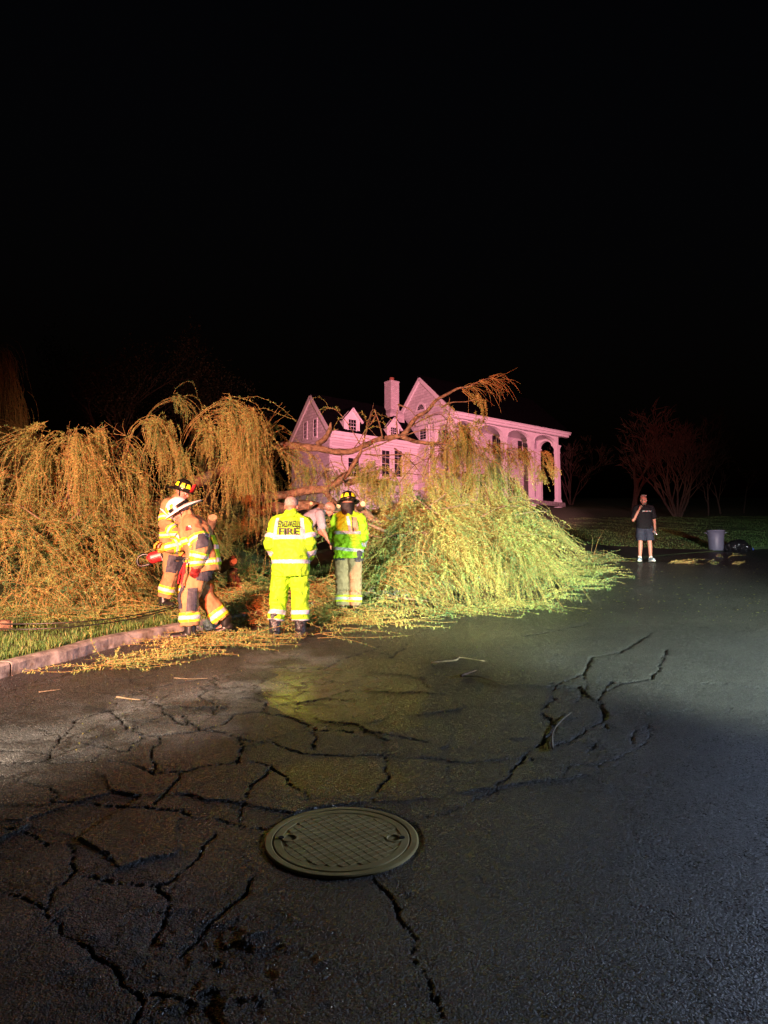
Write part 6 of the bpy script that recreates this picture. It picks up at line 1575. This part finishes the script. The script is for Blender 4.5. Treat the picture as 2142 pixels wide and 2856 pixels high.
# ---- bald man in grey polo, bent over his saw, facing right
def man_bent():
    t = person('bald man in grey polo bending over with a saw between the two lime coats', 828, 1640, math.radians(-82), y=13.0)
    J = J0(pel=(0, -.05, .92), waist=(0, .06, 1.06), chest=(0, .26, 1.20), neck=(0, .42, 1.31), head=(0, .545, 1.36), shL=(-.19, .37, 1.25), shR=(.19, .37, 1.25), elL=(-.24, .40, .98), elR=(.24, .42, .97), wrL=(-.10, .58, .84), wrR=(.14, .56, .76),
           hipL=(-.095, -.04, .88), hipR=(.095, -.04, .88), knL=(-.12, .06, .48), knR=(.12, .06, .48), anL=(-.14, -.06, .1), anR=(.14, -.06, .1), toL=(-.16, .14, .04), toR=(.16, .14, .04))
    J['handL'] = ((.2, .8, -.4), (.6, 0, -.6), .9, 1, 1); J['handR'] = ((-.1, .7, -.6), (-1, 0, -.2), .9, 1, -1)
    R = basis(-.12, .62); body(t, J, R)
    hair_cap(t, J['head'], R, M['grey_hair'], 1, -.5, .5, .12, .004)
    bm = bmesh.new(); c = J['head']
    for k in (-1, 1):
        p = [c + R.col[0] * k * .033 + R.col[1] * .098 + R.col[2] * .004 + (R.col[0] * math.cos(a) * .022 + R.col[2] * math.sin(a) * .018) for a in [2 * PI * i / 12 for i in range(12)]]
        tube(bm, p + [p[0]], [.003] * 13, 5); tube(bm, [c + R.col[0] * k * .055 + R.col[1] * .095 + R.col[2] * .008, c + R.col[0] * k * .083 + R.col[1] * .0 + R.col[2] * .01], [.003] * 2, 5)
    from_bm('glasses', bm, M['helmet_black'], t)
    trousers(t, J, M['khaki'], .105, .09, .085, .05, .04, .0, 7, .01)
    jacket(t, J, M['polo'], .07, .195, .135, .075, .06, 8, .010, .065, name='polo_shirt', sleeve=.72)
    boots(t, [J['anL'], J['anR']], [J['toL'], J['toR']], M['rubber'], .06, .05, 'shoe')
    return t, J
tb, JB = man_bent()

# ---- man on the phone
def man_phone():
    t = person('man in black shirt and dark shorts talking on a phone by the driveway', 1800, 1566, math.radians(176))
    t.scale = (1, 1, .96)
    J = J0(elR=(.295, .10, 1.10), wrR=(.155, .20, 1.40), elL=(-.265, -.03, 1.14), wrL=(-.245, .08, .88), anL=(-.135, 0, .09), anR=(.135, .0, .09), knL=(-.12, .02, .5), knR=(.115, .02, .5), toL=(-.16, .18, .04), toR=(.20, .17, .04), head=(0, .02, 1.645), shL=(-.195, 0, 1.43), shR=(.19, .02, 1.43))
    J['handR'] = ((-.35, -.35, .85), (-.75, -.3, .0), .45, 1, -1); J['handL'] = ((.05, .2, -.95), (1, .1, 0), .75, 1, 1)
    R = basis(.10, .06, .06); bd = body(t, J, R)
    hair_cap(t, J['head'], R, M['dark_hair'], 1, -.25, .42, None, .012)
    bm = bmesh.new()   # brush of hair on top
    for i in range(90):
        a = random.uniform(0, 2 * PI); r = random.random() ** .5; x, y = .066 * r * math.cos(a), .075 * r * math.sin(a) + .01
        p = J['head'] + R.col[0] * x + R.col[1] * y + R.col[2] * (.115 - .9 * (x * x + y * y) * 6 * .6)
        cone(bm, p, p + R.col[2] * random.uniform(.02, .045) + V((random.gauss(0, .012), random.gauss(0, .012), 0)), .007, .002, 5)
    from_bm('hair_tuft', bm, M['grey_hair'], t)
    bv = bvh_of(bd); c = J['head']
    for k in (-1, 1): decal('eyebrow', bv, c + R.col[0] * k * .034 + R.col[1] * .3 + R.col[2] * .02, R.col[0], R.col[2], -R.col[1], [(-.02, -.004), (.02, -.004), (.02, .004), (-.02, .004)], M['dark_hair'], t, .003, .01)
    decal('stubble', bv, c + R.col[1] * .3 - R.col[2] * .085, R.col[0], R.col[2], -R.col[1], [(-.05, .02), (-.045, -.02), (-.02, -.04), (.02, -.04), (.045, -.02), (.05, .02), (.03, .0), (-.03, .0)], M['dark_hair'], t, .0025, .01)
    decal('mouth', bv, c + R.col[1] * .3 - R.col[2] * .056, R.col[0], R.col[2], -R.col[1], [(-.02, -.004), (.02, -.004), (.02, .003), (-.02, .003)], mat('lips', (.30, .10, .08), .5), t, .004, .01)
    ts = jacket(t, J, cloth('black_shirt', (.006, .006, .008), 14, .8, .5, .2, spec=.15), .09, .205, .135, .078, .06, 9, .008, .060, name='t_shirt', sleeve=.78)
    text_on('lettering', 'UNDER ARMOUR', .026, ts, (-.02, .4, 1.335), -XR, ZU, -YF, M['trim'], t, .005, .02, 1.0)
    for sx in (-1, 1):   # small emblem after the words: two facing arcs
        pts = [(-.115 - .010 + sx * .011 + .011 * math.cos(a) * -sx, .0 + .016 * math.sin(a)) for a in np.linspace(-1.2, 1.2, 8)]
        bm = bmesh.new(); out_ = [(x, z) for x, z in pts] + [(x + .006 * sx, z) for x, z in reversed(pts)]
        decal('emblem', ts, (-.02, .4, 1.335), XR, ZU, -YF, out_, M['trim'], t, .005, .05)
    def sh(bm):
        torso(bm, [V((0, 0, .84)), V((0, 0, .95)), V((0, 0, 1.12))], [.17, .19, .175], [.12, .135, .125])
        for k, x in (('L', -1), ('R', 1)): torso(bm, [V((x * .115, .015, .56)), V((x * .105, .01, .75)), V((x * .09, 0, .93))], [.115, .115, .11], [.125, .12, .12])
    fuse('shorts', sh, .0105, cloth('navy_shorts', (.018, .022, .040), 12, .75, .5, .2), t, 4, .009, 8, 4)
    # shoes
    blue = noisy('blue_knit', (.20, .30, .38), (.36, .47, .55), 30, .7, .4, .006); white = mat('white_sole', (.75, .75, .72), .6)
    for k in 'LR':
        a, to = J['an' + k], J['to' + k]; d = to - a; d.z = 0; L_ = d.length; d.normalize()
        def f(bm): chain(bm, [a - d * .04 + V((0, 0, -.025)), a + V((0, 0, -.005))], [.045, .046], 12); chain(bm, [a - d * .03 + V((0, 0, -.045)), a + d * L_ * .5 + V((0, 0, -.03)), to + V((0, 0, .012))], [.043, .046, .036], 12)
        s_ = fuse('shoe', f, .008, blue, t, 2)
        def g(bm): torso(bm, [a.lerp(to, .4) + V((0, 0, -a.lerp(to, .4).z - .003)), a.lerp(to, .4) + V((0, 0, -a.lerp(to, .4).z + .035))], [.056, .052], [L_ / 2 + .085, L_ / 2 + .075], d.cross(ZU))
        fuse('sole', g, .008, white, t, 2)
        def so(bm): chain(bm, [a + V((0, 0, .01)), a + V((0, 0, .05))], [.044, .043], 12)
        fuse('sock', so, .008, white, t, 2)
    return t, J, R
tp, JP, RP = man_phone()
def thing_in(name, label, cat, parent_t, loc_local):
    w = parent_t.matrix_basis @ V(loc_local); e = empty(name, w, parent_t.rotation_euler.z); tag(e, label, cat); return e
# phone held to the ear
e = thing_in('phone', 'dark phone held to the face of the man in black', 'phone', tp, JP['wrR'] + V((-.065, .0, .085)))
bm = bmesh.new(); box(bm, (0, 0, 0), (.012, .074, .15)); bmesh.ops.bevel(bm, geom=bm.edges[:], offset=.004, segments=2, affect='EDGES'); from_bm('phone_body', bm, M['helmet_black'], e)
bm = bmesh.new(); box(bm, (-.0065, 0, 0), (.001, .066, .138)); from_bm('screen', bm, M['glass'], e); e.rotation_euler = (.35, .25, e.rotation_euler.z)
# dark object with small bright spots held low
e = thing_in('key_fob', 'small black object with keys in the lowered hand of the man in black', 'keys', tp, JP['wrL'] + V((.02, .05, -.12)))
bm = bmesh.new(); box(bm, (0, 0, 0), (.05, .03, .09)); bmesh.ops.bevel(bm, geom=bm.edges[:], offset=.008, segments=2, affect='EDGES'); from_bm('fob', bm, M['rubber'], e)
for i in range(2):
    bm = bmesh.new(); box(bm, (.02 * i - .02, .01, -.06), (.009, .003, .035), .3 * i); from_bm('key', bm, M['steel'], e)
e.rotation_euler = (0, .5, e.rotation_euler.z)

# ---- turnout coat with trims
def turnout_stripes(t, J, jk, tr):
    for k in 'LR':
        trim3(jk, J['sh' + k], J['el' + k], .58, .90, .125, t); trim3(jk, J['el' + k], J['wr' + k], .48, .86, .11, t)
        trim3(tr, J['kn' + k], J['an' + k], .46, .72, .145, t)
# ---- firefighter with black helmet and red saw, facing right
def man_left():
    t = person('firefighter in tan turnout gear and black helmet carrying a red chainsaw', 486, 1696, math.radians(-112))
    J = J0(neck=(0, .02, 1.50), head=(0, .085, 1.625), elR=(.285, .03, 1.16), wrR=(.29, .22, 1.03), elL=(-.27, .05, 1.16), wrL=(-.20, .28, 1.0), anL=(-.15, .06, .1), anR=(.13, -.08, .1), toL=(-.17, .26, .04), toR=(.17, .1, .04), knL=(-.13, .08, .5), knR=(.12, .02, .5))
    J['handR'] = ((0, .6, -.7), (-1, .1, 0), .9, 1, -1); J['handL'] = ((.1, .8, -.5), (1, 0, 0), .9, 1, 1)
    R = basis(.1, .34); body(t, J, R)
    helmet(t, J['head'], R, M['helmet_black'], [20, 62, -30, 130, 170], .12, .05, .05, M['red'])
    tr = trousers(t, J, M['tan'], .122, .110, .104, .16, .04, .02, 11, .014)
    jk = jacket(t, J, M['tan'], .16, .245, .18, .095, .075, 12, .014, .095, .03)
    turnout_stripes(t, J, jk, tr)
    trim3(jk, (0, 0, .7), (0, 0, 1.7), .52, .60, .5, t, cond=lambda p: abs(p.x) < .235)
    trim3(jk, (0, 0, .7), (0, 0, 1.7), .27, .35, .5, t)
    decal('knee_pad', tr, J['knR'] + V((.3, .05, .10)), YF, ZU, -XR, [(-.05, -.10), (.07, -.12), (.09, .10), (-.02, .14)], M['pad'], t, .012)
    decal('knee_pad', tr, J['knL'] + V((0, .5, .02)), XR, ZU, -YF, [(-.08, -.12), (.08, -.12), (.08, .12), (-.08, .12)], M['pad'], t, .012)
    decal('radio_strap', jk, (.08, .5, 1.25), XR, ZU, -YF, [(-.02, -.16), (.02, -.16), (.05, .16), (.01, .16)], M['pad'], t, .014)
    for k, m_ in (('R', M['pad']), ('L', M['glove_tan'])):
        def gl(bm, k=k): hand(bm, J['wr' + k], *J['hand' + k][:2], .9, 1.15, J['hand' + k][4], 1.5); chain(bm, [J['wr' + k], J['wr' + k].lerp(J['el' + k], .22)], [.05, .056], 12)
        fuse('glove', gl, .007, m_, t, 2)
    # spare leather gloves clipped at the belt
    def sg(bm): hand(bm, V((.22, .12, .94)), (.5, .5, -.6), (0, -1, 0), .35, 1.35, 1, 1.6); hand(bm, V((.16, .2, .93)), (0, .3, -1), (1, 0, 0), .3, 1.35, 1, 1.6)
    fuse('spare_gloves', sg, .008, M['glove_tan'], t, 2)
    boots(t, [J['anL'], J['anR']], [J['toL'], J['toR']], M['rubber'], .12, .065)
    return t, J
tl, JL = man_left()
# ---- chief with white helmet, walking left, bent forward
def man_chief():
    t = person('firefighter in white helmet and tan turnout gear stepping forward with bowed head', 556, 1783, math.radians(100))
    J = J0(pel=(0, -.02, .94), waist=(0, .0, 1.09), chest=(0, .075, 1.27), neck=(0, .16, 1.43), head=(0, .255, 1.515), shL=(-.20, .11, 1.36), shR=(.20, .13, 1.36), elL=(-.275, -.01, 1.11), elR=(.25, .26, 1.14), wrL=(-.27, .04, .87), wrR=(.14, .42, 1.10),
           hipL=(-.095, -.03, .91), hipR=(.095, -.03, .91), knL=(-.12, .12, .51), knR=(.11, -.04, .52), anL=(-.13, .10, .1), anR=(.12, -.30, .17), toL=(-.15, .29, .04), toR=(.13, -.12, .05))
    J['handL'] = ((.1, .15, -.95), (1, .2, 0), .6, 1, 1); J['handR'] = ((-.2, .8, .1), (-1, 0, .2), .8, 1, -1)
    R = basis(.12, .62); body(t, J, R)
    h, P = helmet(t, J['head'], R, M['helmet_white'], [100, 150], .15, .06, .055, M['helmet_white'])
    bm = bmesh.new(); rr = []   # dark goggle band along the brim
    for a in np.linspace(math.radians(125), math.radians(300), 26):
        x, y = math.cos(a), math.sin(a); rr.append([P(.117 * x, .143 * y - .008, .012), P(.124 * x, .151 * y - .008, .012), P(.120 * x, .146 * y - .008, .052), P(.113 * x, .139 * y - .008, .052)])
    loft(bm, rr); from_bm('goggle_band', bm, M['helmet_black'], h)
    sb = [o for o in h.children if o.name.startswith('front_shield')][0]
    f_ = R.col[1]; text_on('lettering', '31', .062, sb, P(-.004, .3, .075), -R.col[0], R.col[2], -f_, mat('red_lettering', (.35, .02, .03), .5), h, .003, .02)
    tr = trousers(t, J, M['tan'], .128, .116, .112, .18, .03, .025, 13, .016)
    jk = jacket(t, J, M['tan'], .14, .25, .185, .10, .078, 14, .016, .10, .03)
    for k in 'LR':
        trim3(jk, J['sh' + k], J['el' + k], .55, .85, .135, t); trim3(jk, J['el' + k], J['wr' + k], .35, .72, .12, t)
    trim3(tr, J['knL'], J['anL'], .46, .72, .15, t); trim3(tr, J['knR'], J['anR'], .50, .78, .15, t)
    trim3(jk, V((0, 0, .7)), V((0, .25, 1.7)), .44, .52, .5, t, cond=lambda p: p.y > -.10 and p.x > -.24)
    trim3(jk, V((0, 0, .7)), V((0, .1, 1.7)), .17, .25, .5, t)
    # hi-vis panel on the back
    bkd = V((0, 1, -.25)).normalized()
    decal('back_panel', jk, (-.02, -.5, 1.16), XR, ZU, bkd, [(-.17, -.20), (.17, -.20), (.16, .17), (-.16, .17)], M['hivis2'], t, .014, .03)
    for z in (-.14, .02): decal('silver_stripe', jk, (-.02, -.5, 1.16 + z), XR, ZU, bkd, [(-.165, -.025), (.165, -.025), (.165, .025), (-.165, .025)], M['silver'], t, .018, .03)
    decal('elbow_pad', jk, J['elL'] + V((-.4, -.02, .07)), YF, ZU, XR, [(-.06, -.08), (.07, -.12), (.05, .06), (-.06, .07)], M['pad'], t, .010)
    decal('shoulder_patch', jk, J['shL'] + V((-.4, .02, -.05)), YF, ZU, XR, [(-.035, -.02), (.035, -.03), (.03, .02), (-.03, .03)], M['red'], t, .008)
    decal('knee_pad', tr, J['knL'] + V((0, .5, .0)), XR, ZU, -YF, [(-.085, -.14), (.085, -.14), (.085, .12), (-.085, .12)], M['pad'], t, .012)
    decal('knee_pad', tr, J['knL'] + V((-.5, -.02, -.02)), YF, ZU, XR, [(-.06, -.14), (.04, -.15), (.03, .12), (-.07, .12)], M['pad'], t, .012)
    decal('thigh_pocket', tr, J['hipL'] + V((-.5, -.02, -.12)), YF, ZU, XR, [(-.13, -.09), (.09, -.09), (.09, .08), (-.13, .08)], M['pad'], t, .022)
    redg = cloth('red_black_glove', (.25, .02, .02), 20, .6, .3, .7)
    for k, m_ in (('L', redg), ('R', M['glove_tan'])):
        def gl(bm, k=k): hand(bm, J['wr' + k], *J['hand' + k][:2], .6, 1.2, J['hand' + k][4], 1.6); chain(bm, [J['wr' + k], J['wr' + k].lerp(J['el' + k], .25)], [.052, .06], 12)
        fuse('glove', gl, .007, m_, t, 2)
    # belt hook and strap hanging at the hip
    bm = bmesh.new(); tube(bm, [V((-.27, .16, .93)) + V((0, math.cos(a) * .03, math.sin(a) * .03)) for a in np.linspace(0, 2 * PI, 15)], [.006] * 15, 6); from_bm('belt_ring', bm, M['steel'], t)
    bm = bmesh.new()
    tube(bm, [V((-.27, .16, .91)), V((-.275, .18, .80)), V((-.27, .20, .68)), V((-.27, .19, .62))], [.012, .016, .012, .008], 6); tube(bm, [V((-.27, .17, .90)), V((-.28, .22, .78)), V((-.27, .24, .66))], [.008] * 3, 6); from_bm('belt_strap', bm, M['red'], t)
    boots(t, [J['anL']], [J['toL']], M['rubber'], .10, .07)
    def bk(bm): chain(bm, [J['anR'] + V((0, 0, .08)), J['anR']], [.07, .06]); chain(bm, [J['anR'] - V((0, .05, .03)), J['anR'] + V((0, .05, -.08)), V((.13, -.12, .05))], [.05, .052, .045])
    fuse('boot', bk, .009, M['rubber'], t, 3)
    return t, J
tc, JC = man_chief()

# ---- chainsaws
def chainsaw(name, label, m, loc, rot, s=1.0):
    e = empty(name, loc); e.rotation_euler = rot; e.scale = (s, s, s); tag(e, label, 'chainsaw')
    def hull(bm): torso(bm, [V((-.14, 0, 0)), V((-.10, 0, .02)), V((.04, 0, .03)), V((.12, 0, .01))], [.05, .062, .062, .05], [.05, .075, .075, .05], V((0, 1, 0)), 16)
    fuse('engine_housing', hull, .008, m, e, 2)
    bm = bmesh.new(); box(bm, (.09, -.068, .0), (.13, .012, .11)); bmesh.ops.bevel(bm, geom=bm.edges[:], offset=.006, segments=2, affect='EDGES'); from_bm('clutch_cover', bm, M['greyplast'], e)
    bm = bmesh.new(); tube(bm, smooth_path([V((-.10, 0, .05)), V((-.19, 0, .09)), V((-.27, 0, .05)), V((-.26, 0, -.04)), V((-.12, 0, -.05))], 5), [.018] * 21, 8); from_bm('rear_handle', bm, M['rubber'], e, True)
    bm = bmesh.new(); tube(bm, smooth_path([V((.05, -.08, -.02)), V((.04, -.09, .10)), V((.03, 0, .16)), V((.04, .09, .10)), V((.05, .08, -.02))], 5), [.013] * 21, 8); from_bm('front_handle', bm, M['rubber'], e, True)
    bm = bmesh.new(); box(bm, (.12, 0, .11), (.012, .13, .09)); from_bm('hand_guard', bm, M['greyplast'], e)
    bm = bmesh.new(); n = 14; o_ = [(.10, -.03), (.52, -.026)] + [(.52 + .03 * math.sin(a), -.026 * math.cos(a)) for a in np.linspace(.2, PI - .2, 8)] + [(.52, .026), (.10, .03)]
    loft(bm, [[V((x, -.055 + d, z)) for x, z in o_] for d in (-.002, .002)]); from_bm('guide_bar', bm, M['steel'], e)
    bm = bmesh.new(); lp = [V((x, -.055, z * 1.12)) for x, z in o_]; tube(bm, lp + [lp[0]], [.006] * (len(lp) + 1), 5); from_bm('saw_chain', bm, M['greyplast'], e)
    return e
w = at(446, 1556, 11.1)
chainsaw('chainsaw', 'red chainsaw with dark handles carried by the firefighter in the black helmet', M['red'], w, (0, math.radians(-14), math.radians(8)), 1.15)
w = tb.matrix_basis @ (JB['wrR'].lerp(JB['wrL'], .4) + V((.02, .12, .0)))
chainsaw('chainsaw', 'orange and white chainsaw in the hands of the bending man', M['orange'], w, (0, math.radians(20), math.radians(-10)), .85)

# ---- bin and bag
def bin_():
    p = gnd(1998, 1536); e = empty('trash_bin', p); tag(e, 'grey plastic trash bin standing at the lawn edge by the road', 'trash bin')
    pl_ = noisy('grey_bin_plastic', (.10, .115, .17), (.135, .15, .21), 5, .45, .05, .002)
    bm = bmesh.new(); N = 48; H = .62; rr = []
    for z, r in ((0, .205), (.02, .215), (.30, .228), (H * .80, .243), (H * .80 + .01, .249), (H - .03, .254), (H - .028, .268), (H, .270), (H, .258), (H - .02, .250), (.05, .20)):
        rr.append([V((r * (1 + .012 * (max(0, math.cos(6 * a)) ** 10) * (z < H * .8)) * math.cos(a), r * (1 + .012 * (max(0, math.cos(6 * a)) ** 10) * (z < H * .8)) * math.sin(a), z)) for a in [2 * PI * i / N for i in range(N)]])
    loft(bm, rr); from_bm('bin_body', bm, pl_, e, True)
    for a in (-.35, PI - .35 + .0):
        bm = bmesh.new(); c, s_ = math.cos(a), math.sin(a)
        tube(bm, smooth_path([V((.25 * c - .06 * s_, .25 * s_ + .06 * c, H - .09)), V((.305 * c - .055 * s_, .305 * s_ + .055 * c, H - .07)), V((.31 * c, .31 * s_, H - .06)), V((.305 * c + .055 * s_, .305 * s_ - .055 * c, H - .07)), V((.25 * c + .06 * s_, .25 * s_ - .06 * c, H - .09))], 4), [.014] * 17, 8); from_bm('handle', bm, pl_, e, True)
    p = gnd(2058, 1538); e = empty('trash_bag', p); tag(e, 'full shiny black trash bag slumped beside the grey bin', 'trash bag')
    def f(bm): ball(bm, (0, 0, .14), (.36, .26, .19)); ball(bm, (.05, 0, .22), (.22, .2, .14)); ball(bm, (-.2, .02, .10), (.2, .2, .13)); ball(bm, (.25, 0, .10), (.16, .18, .12)); chain(bm, [(.34, -.02, .12), (.43, -.03, .09)], [.03, .015])
    m_ = mat('black_bag_plastic', (.010, .010, .012), .22)
    co = coords(m_); nz = nd(m_, 'ShaderNodeTexVoronoi', Scale=16.0); lk(m_, co, nz.inputs['Vector']); lk(m_, bump(m_, nz.outputs['Distance'], .9, .03), bsdf(m_).inputs['Normal'])
    fuse('bag', f, .012, m_, e, 3, .03, 7, 3)
    bm = bmesh.new(); tube(bm, [V((.40, -.05, .10)), V((.45, -.05, .07)), V((.44, -.05, .03))], [.012] * 3, 6); from_bm('tie_strap', bm, mat('blue_tie', (.03, .06, .4), .4), e)
bin_()
